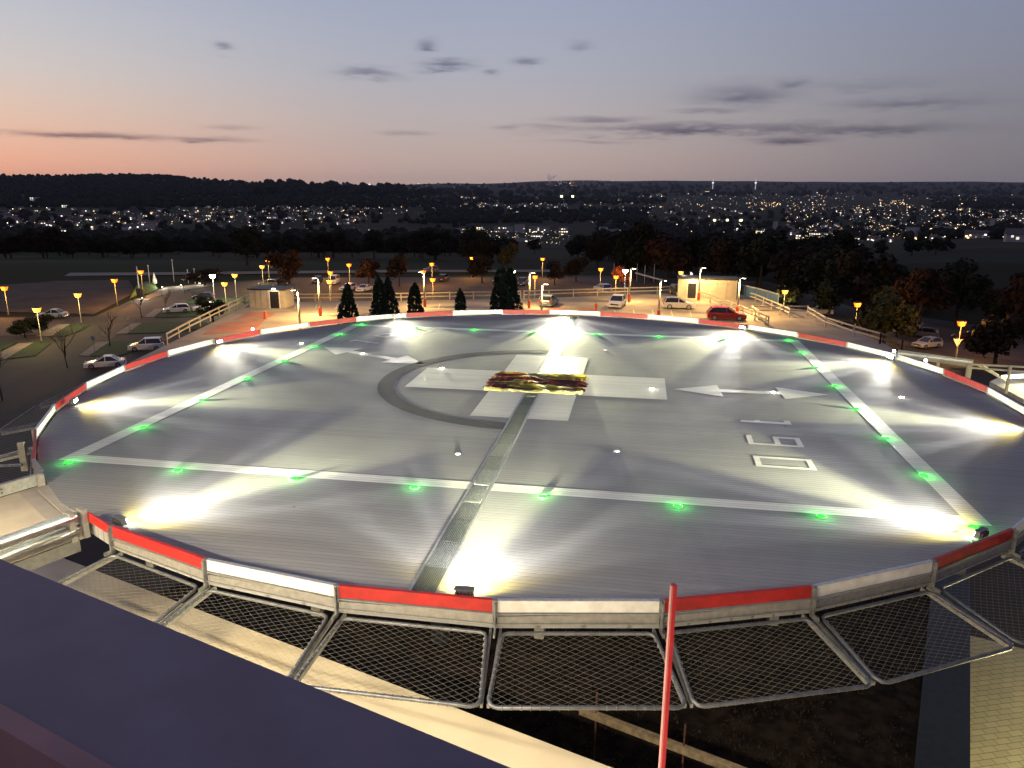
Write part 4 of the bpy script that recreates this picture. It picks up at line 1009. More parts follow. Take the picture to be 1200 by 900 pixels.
# lit entrance garden with column, flags and white figures
p = at(164, 348, GZ+.12)
e = empty('entrance_column', (p.x, p.y, GZ+.1), 0, 'black column with a pale mast at the lit garden entrance', 'column')
b = MB(); b.box((0, 0, .9), (.9, .7, 1.8)); b.build('plinth', dark_m, e); b = MB(); b.lathe([(.12, 1.8), (.09, 6.2)], n=10); b.build('mast', white_p, e, smooth=True)
def mound(pxs, h, m, label, name):
    P = [at(x, y, GZ+.13) for x, y in pxs]; c_ = sum(P, Vector())/len(P); b = MB(); n = len(P); vs = []
    for k, (s, zz) in enumerate(((1, 0), (.85, .5), (.5, .9), (.15, 1))):
        for q in P: vs.append((c_.x+(q.x-c_.x)*s, c_.y+(q.y-c_.y)*s, GZ+.1+h*zz))
    fs = [(k*n+i, k*n+(i+1) % n, (k+1)*n+(i+1) % n, (k+1)*n+i) for k in range(3) for i in range(n)]+[tuple(3*n+i for i in range(n))]
    b.add(vs, fs); o = b.build(name, m, smooth=True, loc=tuple(c_)); return tag(o, label, 'mound')
mound([(152, 350), (160, 346), (175, 344), (185, 338), (182, 333), (172, 331), (158, 337)], 1.0, mat('lit_garden_grass', (.07, .12, .02), .9, 0, .4, 1, .05, 8), 'small grassy mound lit beside the black column', 'garden_mound')
ground_poly('garden_path', [(158, 351), (175, 345), (195, 336), (240, 333), (250, 335), (205, 341), (185, 347), (172, 352)], pale, .13)
for x, y, hh, l in ((176, 336, 4.6, 'pale post lamp at the garden path bend'), (204, 330, 5, 'tall pale flagpole in the lit garden'), (221, 332, 3, 'short pale pole right of the tall flagpole'), (229, 333, 3.4, 'pale pole at the right end of the lit garden')):
    p = at(x, y, GZ); e = empty('garden_pole', (p.x, p.y, GZ), 0, l, 'pole'); b = MB(); b.lathe([(.09, 0), (.07, hh)], n=8); b.build('shaft', white_p, e, smooth=True); b = MB(); b.lathe([(.12, hh), (.2, hh+.1), (.04, hh+.3)], n=8); b.build('head', white_p, e)
p = at(182, 337, GZ); e = empty('closed_parasol', (p.x, p.y, GZ), 0, 'closed white parasol beside the garden path', 'parasol'); b = MB(); b.lathe([(.05, 0), (.05, 1)], n=8); b.build('pole', post_m, e); b = MB(); b.lathe([(.12, .8), (.5, 1.0), (.42, 1.8), (.16, 3.0), (.03, 3.4)], n=8); b.build('canopy', white_p, e, smooth=True)
for x, y, w_ in ((166, 349, 350), (190, 336, 500), (212, 334, 450), (234, 332, 300)):  # assumed spots that light the garden path and mound
    p = at(x, y, GZ+.5); lm = empty('assumed_ground_spot', (p.x, p.y, GZ+.12), 0, 'small white ground spot assumed to light the garden path', 'lamp', 'assumed ground spots in the lit garden')
    b = MB(); b.lathe([(.14, 0), (.16, .2), (.1, .32)], n=10); b.build('body', dark_m, lm); b = MB(); b.lathe([(.1, .32), (.08, .36)], n=10); b.build('lens', coolw, lm)
    lamp('assumed_spot_light', 'POINT', (0, 0, 1.2), w_, (1, .93, .72), lm, shadow_soft_size=.1)
# billboard
pa, pb = at(802, 336, -7.2), at(817, 341, -7.2); e = empty('billboard', tuple((pa+pb)/2), atan2(pb.y-pa.y, pb.x-pa.x)-.25, 'white billboard with a dark drawing beside the right stair house', 'billboard')
b = MB(); b.box((0, 0, 1.55), (2.5, .08, 1.7)); b.build('panel', mat('white_poster', (.75, .70, .68), .6), e)
b = MB(); b.box((0, -.05, 1.5), (1.1, .02, .5)); b.box((.3, -.052, 1.85), (.9, .02, .18)); b.box((-.15, -.053, 1.2), (.5, .02, .2)); b.build('drawing', mat('dark_print', (.10, .03, .03), .7), e)
for s in (-1, 1): b = MB(); b.box((s*1.0, .08, .2), (.1, .1, 2.0)); b.build('leg', post_m, e)
lamp('billboard_light', 'AREA', (0, -1.2, 2.9), 60, (1, .9, .8), e, aim=(0, 1, -1), size=.6)
# thin flagpoles by the gantry
for i, (x, y) in enumerate(((746, 331), (755, 333), (766, 331), (719, 330))):
    p = at(x, y, GZ); e = empty('flagpole', (p.x, p.y, GZ), 0, ['thin pole left of the gantry arm', 'thin pole in the middle of the gantry arm', 'thin pole near the right of the gantry arm', 'thin pole behind the glowing red bush'][i], 'pole')
    b = MB(); b.lathe([(.07, 0), (.05, 4.5)], n=8); b.build('shaft', white_p, e, smooth=True); b = MB(); b.lathe([(.09, 4.5), (.02, 4.7)], n=8); b.build('finial', galv, e)

# ------------------------------------------------------------------ steel stair landing at the far right
lx = empty('steel_landing', tuple(at(1150, 445, -1)), 0, 'cream steel landing with railings outside the right rim', 'landing')
o3 = lx.location; cream = mat('cream_steel_paint', (.66, .62, .48), .45, .1)
def seg3(a, c_, w_, h_, nm='rail', z0=-1, z1=-1):
    b = MB(); b.beam(at(a[0], a[1], z0)-o3, at(c_[0], c_[1], z1)-o3, w_, h_); b.build(nm, cream, lx)
zT = -.1
for (a, c_) in (((1138, 427), (1260, 433)), ((1138, 431), (1260, 440))): seg3(a, c_, .07, .07, 'rail', zT if a[1] < 430 else -.3, zT if a[1] < 430 else -.3)
seg3((1138, 425), (1138, 439), .08, .08, 'post', -.2, -.7) if False else None
for x in (1138, 1184, 1232):
    p = at(x, 427 if x < 1150 else 430, zT)-o3; b = MB(); b.box((p.x, p.y, p.z-.55), (.09, .09, 1.1)); b.build('post', cream, lx)
seg3((1144, 427), (1180, 447), .06, .06, 'brace', -.15, -1.1)
seg3((1150, 427), (1170, 440), .06, .06, 'brace', -.15, -.8)
P = [at(1160, 447, -1.3), at(1185, 436, -1.3), at(1300, 440, -1.3), at(1300, 475, -1.3), at(1200, 468, -1.3)]
b = MB(); b.slab([(p.x-o3.x, p.y-o3.y) for p in P], -1.5-o3.z, -1.3-o3.z); b.build('landing_floor', cream, lx)
pl = at(1197, 441, -.9); e = empty('strip_lamp', tuple(pl), .4, 'bright strip lamp on the cream steel landing', 'lamp')
b = MB(); b.box((0, 0, 0), (1.9, .12, .10)); b.build('tube', mat('strip_tube', (1, 1, .8), .3, emit=(1, .96, .62), estr=14), e); b = MB(); b.box((0, .08, 0), (2.0, .04, .16)); b.build('housing', cream, e)
lamp('strip_light', 'POINT', (0, -.4, .4), 60, (1, .9, .5), e, shadow_soft_size=.3)
# pale wide rail outside the rim between the two far right lights
rr = empty('outer_rail', tuple(at(1080, 418, -.2)), 0, 'pale wide service rail outside the far right rim', 'railing'); o4 = rr.location
b = MB(); b.beam(at(1052, 414, .0)-o4, at(1140, 426, -.05)-o4, .12, .30); b.build('rail', cream, rr)
for x, y in ((1060, 416), (1100, 421), (1135, 427)):
    p = at(x, y, -.1)-o4; b = MB(); b.box((p.x, p.y, p.z-.4), (.1, .1, .8)); b.build('post', cream, rr)

# ------------------------------------------------------------------ trees
bark = mat('dark_bark', (.035, .027, .020), .9, 0, .3, 4, .01, 20)
leaf = {k: mat('foliage_'+k, c, .9, 0, .35, .6, spec=.15) for k, c in (('dark', (.013, .016, .008)), ('brown', (.019, .012, .006)), ('rust', (.032, .014, .006)), ('olive', (.045, .045, .014)), ('redbush', (.30, .07, .02)))}
conif = mat('cypress_foliage', (.022, .036, .014), .9, 0, .4, 1.5, spec=.2)
def crown_mesh(seed, Rc, Hcrown, z0, nq, size, lobes=9, column=False):
    r = random.Random(seed); b = MB()
    if column:
        cs = []
        for i in range(nq):
            t = r.random()**.9; z = z0+Hcrown*t; prof = Rc*min(1, (t*5+.45))*(1-t**3.0)**.65
            a = r.uniform(0, 6.28); k = .72+.28*r.random()**.5; bumpy = 1+.62*noise.noise(Vector((cos(a)*1.5, sin(a)*1.5, z*.8+seed)))
            cs.append((Vector((cos(a)*prof*k*bumpy, sin(a)*prof*k*bumpy, z)), Vector((cos(a)*.6, sin(a)*.6, .8))))
    else:
        lb = []
        for i in range(lobes):
            a = r.uniform(0, 6.28); d = Rc*.62*sqrt(r.random()); z = z0+Hcrown*(.18+.62*r.random()); rr_ = Rc*r.uniform(.34, .58)*(1-.35*abs((z-z0)/Hcrown-.4)); lb.append((Vector((cos(a)*d, sin(a)*d, z)), rr_))
        cs = []
        for i in range(nq):
            c_, rr_ = r.choice(lb); v = Vector((r.gauss(0, 1), r.gauss(0, 1), r.gauss(0, 1))).normalized(); k = r.uniform(.55, 1.08)
            cs.append((c_+Vector((v.x*rr_*k, v.y*rr_*k, v.z*rr_*k*.82)), v))
    for p, nrm in cs:
        n_ = (nrm+Vector((r.uniform(-.7, .7), r.uniform(-.7, .7), r.uniform(-.5, .7)))).normalized(); s1 = n_.orthogonal().normalized(); s1.rotate(Matrix.Rotation(r.uniform(0, 6.28), 3, n_)); s2 = n_.cross(s1); q = size*r.uniform(.6, 1.3)
        b.add([p-s1*q*.5, p-s2*q*.32, p+s1*q*.5, p+s2*q*.32], [(0, 1, 2, 3)])
    return b
def trunk_mesh(h, r0, seed, limbs=6, Rc=3):
    r = random.Random(seed); b = MB(); b.tube([(0, 0, 0), (.1, .05, h*.5), (0, .1, h)], r0, 7, r2=r0*.4)
    for i in range(limbs):
        a = r.uniform(0, 6.28); z = h*r.uniform(.45, .95); L_ = Rc*r.uniform(.5, .85); b.tube([(0, 0, z), (cos(a)*L_*.5, sin(a)*L_*.5, z+L_*.45), (cos(a)*L_, sin(a)*L_, z+L_*.75)], r0*.35, 5, r2=r0*.1)
    return b
TM = []
for i in range(5):
    TM.append((crown_mesh(10+i, 5.0, 9.0, 2.2, 1500, .95, 11), trunk_mesh(7, .35, i, 7, 4)))
tree_proto = {}
def tree(kind, var, loc, s, sz, rz, label, group, name='broadleaf_tree'):
    key = (kind, var)
    if key not in tree_proto:
        e = empty(name, loc, rz, label, 'tree', group); TM[var][0].build('crown', leaf[kind], e); TM[var][1].build('trunk', bark, e); tree_proto[key] = e
        e.scale = (s, s, sz); return e
    return dup(tree_proto[key], loc, rz, (s, s, sz), label, group)
def tree_px(x, ybase, z, kind, hgt, label, wid=1.0, group=None):
    p = at(x, ybase, z); s = hgt/11.0; return tree(kind, rng.randrange(5), (p.x, p.y, z), s*wid, s, rng.uniform(0, 6), label, group)
T = [(335, 338, 'rust', 9, 1.0, 'rust brown tree above the left stair house'), (432, 334, 'rust', 6.5, 1.2, 'low rusty tree between the first two cypresses'), (468, 336, 'brown', 8, .9, 'brown tree right of the paired cypress'),
     (565, 332, 'brown', 8, 1.0, 'brown tree left of the tall cypress'), (290, 312, 'dark', 12, 1.1, 'round black tree left above the paired yellow lamps'), (675, 330, 'brown', 7, 1.1, 'brown bush tree right of the rear lot'), (650, 334, 'brown', 6, 1, 'low brown tree behind the rear lot'),
     (728, 339, 'redbush', 5.6, 1.15, 'glowing red bush lit by the lamp inside it'), (250, 378, 'olive', 4.2, 1.4, 'olive shrub beside the parking deck railing'), (30, 396, 'dark', 3.4, 1.6, 'small dark bush at the left lamp'), (47, 392, 'dark', 3.0, 1.6, 'small dark bush right of the left lamp'),
     (240, 335, 'brown', 4.0, 2.6, 'wide brown hedge mass right of the lit garden'), (560, 316, 'dark', 12, 1, 'dark tree above the rear lot'), (595, 318, 'olive', 9, .9, 'olive tree above the tall cypress'),
     (1035, 408, 'olive', 8.6, 1.15, 'olive yellow tree between the two right hand orange lamps'), (1075, 390, 'rust', 11, 1.0, 'rust tree behind the right row of cars'), (1010, 370, 'brown', 12, 1.1, 'brown tree behind the dark saloon'), (1165, 430, 'brown', 8, 1.2, 'brown tree right of the give way sign'),
     (1205, 400, 'rust', 10, 1.1, 'rust tree at the right edge of the photo'), (1120, 380, 'dark', 11, 1.1, 'dark tree behind the far right lamp'), (965, 362, 'dark', 12, 1.1, 'dark tree over the white estate car'), (925, 352, 'brown', 11, 1.0, 'brown tree behind the yellow lamp at the blue fence'),
     (890, 340, 'dark', 13, 1.1, 'dark tree behind the right stair house'), (840, 335, 'brown', 12, 1.1, 'brown tree left above the right stair house'), (780, 333, 'rust', 13, 1.1, 'rust brown tree above the gantry arm'), (810, 328, 'dark', 13, 1, 'dark tree above the billboard'), (742, 328, 'dark', 15, .9, 'tall dark tree above the bright white lamp'), (755, 326, 'dark', 14, .9, 'tall dark tree right above the bright white lamp')]
for x, y, k, h_, w_, l in T: tree_px(x, y, GZ, k, h_, l, w_)
# cypresses close to the garage front
cyp = crown_mesh(77, 1.55, 9.6, 1.0, 5200, .30, column=True)
cp = None
for x, ytop, d, wsc, l in ((407, 331, 66, .85, 'lowest broad cypress right of the left stair house'), (443, 322, 66, .72, 'left cypress of the touching pair'), (454, 323, 66, .80, 'right cypress of the touching pair'), (486, 330, 66, .80, 'third cypress standing beside the pale lamp post'),
                           (539, 337, 66, .66, 'smallest forked cypress in the middle'), (588, 309, 64, .92, 'left half of the tallest cypress pair'), (598, 312, 65, .92, 'right half of the tallest cypress pair')):
    dr = ray(x, ytop); hh = sqrt(dr.x**2+dr.y**2); top = CAM+dr*(d/hh); hgt = top.z-GZ; s = hgt/10.7; w2 = wsc
    if cp is None:
        cp = empty('cypress_tree', (top.x, top.y, GZ), 0, l, 'tree', 'cypresses between helipad and garage'); cyp.build('crown', conif, cp); trunk_mesh(9, .16, 3, 0).build('trunk', bark, cp); cp.scale = (w2, w2, s)
    else: dup(cp, (top.x, top.y, GZ), rng.uniform(0, 6), (w2, w2, s), l)
# bare trees
def bare(seed, h):
    r = random.Random(seed); b = MB()
    def br_(p, d, L_, rad, lvl):
        q = p+d*L_; mid = p.lerp(q, .5)+Vector((r.uniform(-.05, .05), r.uniform(-.05, .05), 0))*L_; b.tube([p, mid, q], rad, 5 if lvl < 2 else 3, r2=rad*.55)
        if lvl >= 4: return
        for i in range(3 if lvl else 5):
            nd = (d+Vector((r.uniform(-.8, .8), r.uniform(-.8, .8), r.uniform(-.15, .55)))).normalized(); br_(p.lerp(q, r.uniform(.45, 1)), nd, L_*r.uniform(.5, .75), rad*.5, lvl+1)
    br_(Vector((0, 0, 0)), Vector((0, 0, 1)), h*.45, h*.016, 0); return b
bp_ = []
for x, y, h_, l in ((79, 431, 6.5, 'leafless young tree on the asphalt left of the rim'), (129, 407, 5.5, 'leafless young tree on the lower lawn strip'), (166, 373, 5.5, 'leafless tree beside the upper round sign'), (195, 362, 5, 'leafless tree before the lit garden'), (216, 344, 4.2, 'small leafless tree in front of the lit garden'), (3, 470, 6, 'leafless tree at the left edge of the photo')):
    p = at(x, y, GZ); e = empty('bare_tree', (p.x, p.y, GZ), rng.uniform(0, 6), l, 'tree'); bare(int(x), h_).build('branches', bark, e); b = MB(); b.lathe([(.35, 0), (.3, .04)], n=10); b.build('tree_pit', mat('bark_mulch', (.06, .035, .02), .9), e)
# tree belt beyond the field
def rp(x0, x1, r0, r1):
    x = rng.uniform(x0, x1); d = ray(x, 250); h_ = sqrt(d.x**2+d.y**2); r = rng.uniform(r0, r1); p = CAM+d*(r/h_); return p.x, p.y, H(p.x, p.y), r
nb_ = 0
for (x0, x1, r0, r1, n, lo, hi, label, kinds) in ((-60, 560, 350, 560, 62, 8, 14, 'dark tree in the wooded belt beyond the fields at the left', ('dark', 'dark', 'brown')), (480, 820, 300, 560, 40, 9, 14, 'dark tree in the wooded belt beyond the rear lot', ('dark', 'brown', 'brown', 'rust')),
                                      (700, 1000, 190, 330, 34, 8.5, 12, 'dark tree in the wood behind the billboard and stair house', ('dark', 'brown', 'dark')), (930, 1260, 125, 190, 20, 6, 9, 'dark tree on the slope above the right row of cars', ('dark', 'dark', 'brown')),
                                      (860, 1120, 420, 700, 24, 6, 10, 'dark tree below the lights of the right hand town', ('dark', 'dark'))):
    for i in range(n):
        x, y, z, r = rp(x0, x1, r0, r1); h_ = rng.uniform(lo, hi); tree(rng.choice(kinds), rng.randrange(5), (x, y, z-.3), h_/11*rng.uniform(.95, 1.35), h_/11, rng.uniform(0, 6), label, label.replace('dark tree', 'dark trees').replace('a ', 'a '))
# far woods that read as one mass
def woods(name, cells, label, m):
    b = MB(); r = random.Random(len(name))
    for (x0, x1, y0, y1, n, s0, s1) in cells:
        for i in range(n):
            p, rr_ = at_t(r.uniform(x0, x1), r.uniform(y0, y1))
            if p is None: continue
            s = r.uniform(s0, s1); k = 7; vs = []; off = r.uniform(0, 6)
            for (q, zz) in ((.75, .0), (1.05, .45), (.7, .85)):
                for j in range(k): a = off+6.283*j/k; w_ = s*q*r.uniform(.8, 1.2); vs.append((p.x+cos(a)*w_, p.y+sin(a)*w_, p.z-2+s*1.5*zz*r.uniform(.9, 1.1)))
            vs.append((p.x, p.y, p.z-2+s*1.6))
            fs = [(l_*k+j, l_*k+(j+1) % k, (l_+1)*k+(j+1) % k, (l_+1)*k+j) for l_ in range(2) for j in range(k)]+[(2*k+j, 2*k+(j+1) % k, 3*k) for j in range(k)]
            b.add(vs, fs)
    tag(b.build(name, m), label, None, None, 'stuff')
woods('far_woods', [(-60, 450, 206, 228, 3000, 6, 11), (90, 240, 206, 209, 260, 7, 13), (-60, 560, 224, 243, 2200, 6, 11), (0, 560, 276, 296, 500, 6, 10), (-60, 560, 236, 276, 260, 6, 11), (560, 780, 232, 240, 260, 10, 18), (500, 760, 246, 262, 400, 9, 15), (700, 860, 262, 288, 240, 6, 11), (1090, 1260, 232, 246, 350, 9, 16), (760, 1260, 246, 282, 320, 7, 12), (300, 1240, 216, 230, 700, 14, 30)],
      'dark far woods between the towns and on the ridges', mat('far_wood_foliage', (.010, .012, .008), .95, 0, .3, .02, spec=.1))

# ------------------------------------------------------------------ towns in the valley
hw = mat('pale_house_wall', (.36, .35, .33), .8); hr = mat('slate_house_roof', (.07, .06, .06), .7); hrr = mat('brown_tile_roof', (.12, .06, .045), .7)
def em(n, c, s): return mat(n, (.5, .5, .5), .5, emit=c, estr=s, sample=False)
win = [em('lit_window_white', (1, .90, .74), 2.4), em('lit_window_warm', (1, .68, .30), 2.8), em('lit_window_faint', (1, .9, .75), 1.0)]
def house_mesh(seed):
    r = random.Random(seed); b = MB(); W, D, h_ = r.uniform(9, 14), r.uniform(8, 10), r.uniform(4.5, 6.5); b.box((0, 0, h_/2), (W, D, h_), k=0)
    rh = r.uniform(3, 4.2); b.add([(-W/2-.4, -D/2-.5, h_), (W/2+.4, -D/2-.5, h_), (W/2+.4, D/2+.5, h_), (-W/2-.4, D/2+.5, h_), (-W/2-.4, 0, h_+rh), (W/2+.4, 0, h_+rh)], [(0, 1, 5, 4), (2, 3, 4, 5), (1, 2, 5), (3, 0, 4), (0, 3, 2, 1)], 1)
    for i in range(r.choice([1, 1, 2, 3])): b.box((r.uniform(-.35, .35)*W, -D/2-.04, r.uniform(1.2, h_-1)), (r.uniform(1.4, 3.0), .08, r.uniform(1.2, 1.9)), k=2)
    b.box((W*.3, D*.1, h_+rh*.8), (.8, .8, 2.2), k=0)
    return b
HMs = []
for i in range(8):
    bb = house_mesh(100+i); o = bb.build('house', [hw, hr if i % 2 else hrr, win[i % 3]]); COL.objects.unlink(o); HMs.append(o)
def cluster(cells, label, group, cat='house'):
    for (x0, x1, y0, y1, n) in cells:
        for i in range(n):
            p, r = at_t(rng.uniform(x0, x1), rng.uniform(y0, y1))
            if p is None: continue
            o = rng.choice(HMs).copy(); COL.objects.link(o); s = rng.uniform(.8, 1.25)*(1 if r < 3500 else 1.35)
            o.location = p-Vector((0, 0, .8)); face = atan2(CAM.y-p.y, CAM.x-p.x)+pi/2; o.rotation_euler.z = face+rng.choice([-.6, -.3, 0, .35, .7])+rng.uniform(-.15, .15); o.scale = (s, s, s); tag(o, label, cat, group)
cluster([(0, 200, 246, 272, 55), (200, 420, 243, 268, 45)], 'pale house on the dark slope of the left hand town', 'houses of the left hand town')
cluster([(540, 660, 231, 252, 45)], 'pale house of the middle village below the far ridge', 'houses of the middle village')
cluster([(690, 900, 236, 262, 35)], 'pale house among the scattered lights right of the middle', 'scattered houses right of the middle')
cluster([(920, 1200, 240, 284, 70)], 'pale house of the bright right hand town', 'houses of the right hand town')
# big buildings
def block(x, y, wpx, hpx, label, cat='building', lit=0, wall=hw, name='apartment_block', rows=3, colr=None, flat=True, turn=0):
    p, r = at_t(x, y)
    if p is None: return
    W, Hh = wpx*r/F, hpx*r/F; D = min(W, 16+W*.2)
    e = empty(name, tuple(p-Vector((0, 0, 1))), atan2(CAM.y-p.y, CAM.x-p.x)+pi/2+turn, label, cat)
    b = MB(); b.box((0, 0, Hh/2), (W, D, Hh)); b.build('wall', wall, e)
    b = MB(); b.box((0, 0, Hh+.3), (W+.8, D+.8, .6)); b.build('roof', hr, e)
    nC = max(2, int(W/5)); fl = max(1, int(Hh/3.4))
    nC = min(nC, 14)
    for f in range(min(fl, rows)):
        zz = Hh*(f+.55)/min(fl, rows)
        for c_ in range(nC):
            if rng.random() < lit and len(e.children) < 40:
                b = MB(); b.box((-W/2+W*(c_+.5)/nC, -D/2-.06, zz), (W/nC*.62, .12, min(1.8, Hh*.3))); b.build('window', win[rng.choice([0, 0, 1, 2])], e)
    return e
mid = mat('grey_block_wall', (.28, .28, .27), .8)
bl = [(165, 270, 3, 16, 'thin pale tower in the left hand town', .1, hw, 'tower_block'), (174, 270, 13, 8, 'pale broad block beside the thin tower at the left', .1, hw, 'apartment_block'), (41, 237, 8, 5, 'pale villa high on the left slope', .5, hw, 'apartment_block'), (112, 269, 9, 4, 'warmly lit hall in the left hand town', .9, hw, 'hall'),
      (77, 243, 7, 2.5, 'warmly lit house high on the left slope', 1, hw, 'hall'), (72, 272, 9, 3, 'lit low hall at the foot of the left hand town', .8, hw, 'hall'),
      (609, 272, 12, 9, 'white cube building in the middle of the industrial area', .1, hw, 'factory'), (590, 272, 22, 6, 'grey hall left of the white cube building', .15, mid, 'factory'), (632, 272, 24, 6, 'grey hall right of the white cube building', .2, mid, 'factory'), (660, 276, 11, 9, 'white factory with bright stripes at the right end of the industrial area', .4, hw, 'factory'),
      (543, 273, 18, 5, 'pale roofed hall at the left end of the industrial area', .35, hw, 'factory'), (562, 271, 8, 5, 'brightly lit factory front left of the grey hall', 1, hw, 'factory'), (571, 281, 26, 3, 'long low lit shed in front of the industrial area', .5, mid, 'factory'), (600, 283, 36, 3, 'long low shed in front of the white cube building', .35, mid, 'factory'), (629, 278, 14, 3, 'yellow lit low workshop right of the white cube', 1, mid, 'factory'),
      (715, 274, 24, 5, 'pale school like block right of the industrial area', .3, mid, 'apartment_block'), (707, 271, 10, 5, 'small lit block left of the pale school like block', .5, hw, 'apartment_block'), (527, 288, 14, 6, 'pale gabled house below the industrial area', .3, hw, 'hall'),
      (662, 245, 2.2, 7, 'tiny pale tower right of the middle village', .1, hw, 'tower_block'), (908, 270, 5, 10, 'pale tower block left of the right hand town', .1, hw, 'tower_block'), (921, 254, 3, 7, 'faint tower block above the right hand town', .05, mid, 'tower_block'),
      (892, 273, 12, 3, 'brightly lit low hall left of the pale tower block', 1, hw, 'hall'), (856, 270, 16, 3, 'yellow lit low hall below the floodlit ground', 1, mid, 'hall'), (940, 280, 14, 5, 'bright white store at the left of the right hand town', 1, hw, 'hall'), (957, 277, 22, 4, 'long lit store in the right hand town', .9, hw, 'hall'), (993, 282, 24, 4, 'white store roof in the right hand town', .7, hw, 'hall'),
      (1003, 287, 12, 5, 'white gabled store at the lower edge of the right hand town', .3, hw, 'hall'), (1150, 267, 5, 7, 'left tower of the twin pale towers at the right', .1, hw, 'tower_block'), (1162, 267, 4, 9, 'right tower of the twin pale towers at the right', .1, hw, 'tower_block'), (1153, 268, 9, 4, 'lit block between the twin pale towers', .8, hw, 'apartment_block'),
      (1070, 272, 14, 5, 'pale gabled hall in the middle of the right hand town', .1, hw, 'hall'), (1005, 252, 8, 6, 'faint orange block at the left of the right hand town', .5, hw, 'apartment_block'), (1104, 270, 16, 4, 'pale low block in the right hand town', .3, mid, 'apartment_block'), (1195, 262, 14, 6, 'grey block at the right edge of the town', .2, mid, 'apartment_block'),
      (990, 273, 22, 4, 'grey long block in the right hand town', .3, mid, 'apartment_block'), (835, 225.5, 16, 1.2, 'very long white lit hall on the horizon', 1, hw, 'hall')]
for x, y, w_, h_, l, lit, wl, nm in bl: block(x, y, w_, h_, l, 'building' if nm != 'tower_block' else 'tower', lit, wl, nm)
# masts on the horizon
for x, y, hpx, l in ((835, 222, 11, 'left floodlit mast on the horizon'), (885, 222, 11, 'right floodlit mast on the horizon'), (433, 220, 6, 'small lit mast above the dark ridge')):
    p, r = at_t(x, y)
    e = empty('radio_mast', tuple(p), 0, l, 'mast'); hh = hpx*r/F; ww = r/F*.9
    b = MB(); b.box((0, 0, hh/2), (ww, ww, hh), taper=.5); b.build('lattice', em('mast_floodlit_emission', (.8, .82, .9), .55), e); b = MB(); b.box((0, 0, hh*.62), (ww*2.2, ww*2.2, hh*.08)); b.build('platform', em('mast_lamp', (1, .95, .85), 1.6), e)  # lattice itself emits, standing in for floodlighting on the mast
# floodlit sports ground
for x, y, l in ((837, 259, 'left green yellow floodlight of the sports ground'), (852, 259, 'right green yellow floodlight of the sports ground'), (868, 259, 'small white floodlight right of the sports ground'), (658, 231, 'left yellow floodlight beside the middle village'), (671, 231, 'right yellow floodlight beside the middle village')):
    p, r = at_t(x, y+4); e = empty('sports_floodlight', tuple(p), 0, l, 'floodlight'); hh = 4.5*r/F; b = MB(); b.lathe([(.5, 0), (.4, hh)], n=6); b.build('mast', mid, e); ww = r/F*(2.4 if '  ' not in l else 1)
    b = MB(); b.box((0, 0, hh), (ww, ww*.6, ww*.8)); b.build('lamp_bank', em('sports_lamp', (.95, 1, .40), 5), e)
# countless tiny lamps
def lights(name, cells, label, seed):
    b = MB(); r = random.Random(seed)
    for (x0, x1, y0, y1, n, big, mixw) in cells:
        for i in range(int(n*1.5)):
            p, d = at_t(r.uniform(x0, x1), r.uniform(y0, y1))
            if p is None: continue
            s = d/F*big*r.choice([.18, .22, .27, .34, .42, .6])*r.uniform(.7, 1.2); z = p.z+3+s
            k = r.choices([0, 1, 2, 3], mixw)[0]
            b.add([(p.x-s, p.y, z), (p.x+s, p.y, z), (p.x, p.y-s, z), (p.x, p.y+s, z), (p.x, p.y, z-s*.7), (p.x, p.y, z+s*.7)], [(0, 2, 5), (2, 1, 5), (1, 3, 5), (3, 0, 5), (2, 0, 4), (1, 2, 4), (3, 1, 4), (0, 3, 4)], k)
    tag(b.build(name, [em('far_lamp_white', (1, .86, .66), 3.6), em('far_lamp_warm', (1, .62, .24), 3.8), em('far_lamp_dim', (.8, .8, .85), .55), em('far_lamp_orange', (1, .45, .12), 2.5)]), label, None, None, 'stuff')
W1 = (2.2, 1.2, 9, .5)
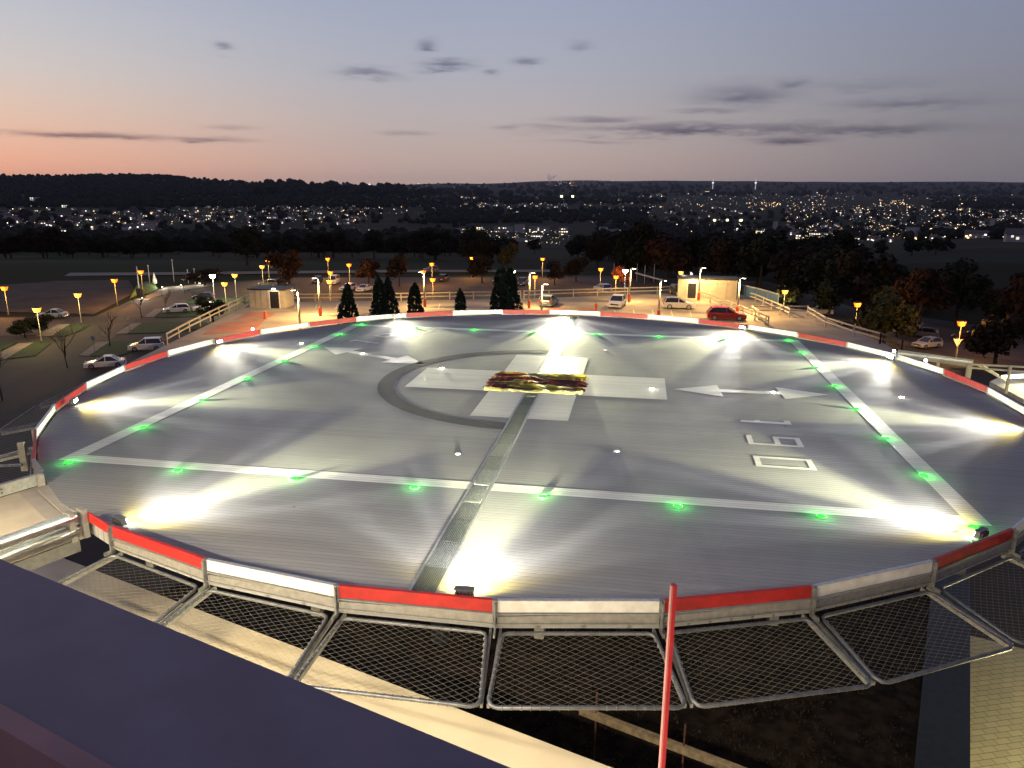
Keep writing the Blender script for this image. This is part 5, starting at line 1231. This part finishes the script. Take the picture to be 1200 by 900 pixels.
lights('town_lights', [(0, 210, 250, 273, 150, 1, W1), (0, 60, 243, 252, 14, 1, W1), (200, 430, 242, 262, 230, .9, W1), (230, 540, 241, 252, 130, .8, W1), (300, 430, 262, 276, 30, .9, W1), (545, 665, 231, 250, 150, .9, W1), (600, 700, 248, 256, 12, .9, W1), (520, 670, 270, 290, 150, 1, (5, 3, 5, 0)), (420, 480, 270, 276, 8, 1, W1),
                       (680, 1000, 228, 246, 260, .8, (3, 2, 8, 1)), (690, 860, 246, 264, 70, .9, W1), (780, 900, 264, 275, 70, 1, (6, 4, 3, 1)), (920, 1190, 240, 272, 380, .95, (5, 4, 6, 1)), (940, 1100, 265, 282, 160, 1.05, (6, 4, 4, 2)), (1100, 1200, 264, 282, 90, 1.05, (6, 2, 4, 1)), (1100, 1200, 246, 262, 50, 1, W1),
                       (875, 915, 238, 243, 40, .9, (3, 6, 2, 1)), (1025, 1060, 235, 243, 30, .95, (4, 5, 2, 1)), (1085, 1160, 234, 240, 26, .9, W1), (640, 720, 212, 219, 50, .8, (2, 4, 7, 2)), (480, 620, 216, 221, 16, .8, W1), (930, 1000, 222, 228, 12, 1, W1), (720, 1200, 228, 234, 60, .7, W1), (0, 560, 226, 240, 6, .8, W1)],
       'countless tiny lamps of the towns in the valley', 5)
# smoke plume on the horizon
p, r = at_t(646, 215.5)
b = MB(); 
for i, (dx_, dz_, s) in enumerate(((0, 0, 1.2), (-1.5, 2.5, 2.6), (-2, 5.5, 3.2), (1.2, 6.6, 3.0), (-3, 8.5, 2.6), (3.6, 8.2, 2.4), (-3.5, 11.5, 1.8))):
    q = r/F; c_ = Vector((p.x, p.y, p.z))+Vector((cy_, -sy_, 0))*dx_*q+Vector((0, 0, dz_*q)); bm_ = [(0.02, -s*q*.6), (s*q*.7, -s*q*.35), (s*q, 0), (s*q*.7, s*q*.35), (.02, s*q*.6)]; b.lathe(bm_, c_, 12)
sm = bpy.data.materials.new('pale_smoke'); sm.use_nodes = True; t = sm.node_tree; t.nodes.clear(); vs_ = t.nodes.new('ShaderNodeVolumePrincipled'); oo = t.nodes.new('ShaderNodeOutputMaterial'); t.links.new(vs_.outputs[0], oo.inputs['Volume'])
vs_.inputs['Density'].default_value = .007; vs_.inputs['Color'].default_value = (.9, 1, .94, 1)
tag(b.build('smoke_plume', sm), 'pale greenish smoke plume rising on the horizon', 'smoke', None, 'stuff')

# ------------------------------------------------------------------ haze over the valley
HZ = 20500; zlo = min(v[2] for v in mb.v)-1 if False else min(H(CAM.x+r*sin(a), CAM.y+r*cos(a)) for r in (300, 700, 1200, 1600, 2500, 19500, 21000, 22000) for a in [i*.2 for i in range(32)])-40
b = MB(); zhi = 330; b.box((CAM.x, CAM.y, (zlo+zhi)/2), (2*HZ, 2*HZ, zhi-zlo))
hz = bpy.data.materials.new('evening_haze'); hz.use_nodes = True; t = hz.node_tree; t.nodes.clear(); v_ = t.nodes.new('ShaderNodeVolumePrincipled'); oo = t.nodes.new('ShaderNodeOutputMaterial'); t.links.new(v_.outputs[0], oo.inputs['Volume'])
v_.inputs['Density'].default_value = 1.6e-5; v_.inputs['Color'].default_value = (.80, .86, 1, 1)
o = b.build('haze', hz); o['kind'] = 'stuff'; o['label'] = 'thin bluish evening haze over the valley'
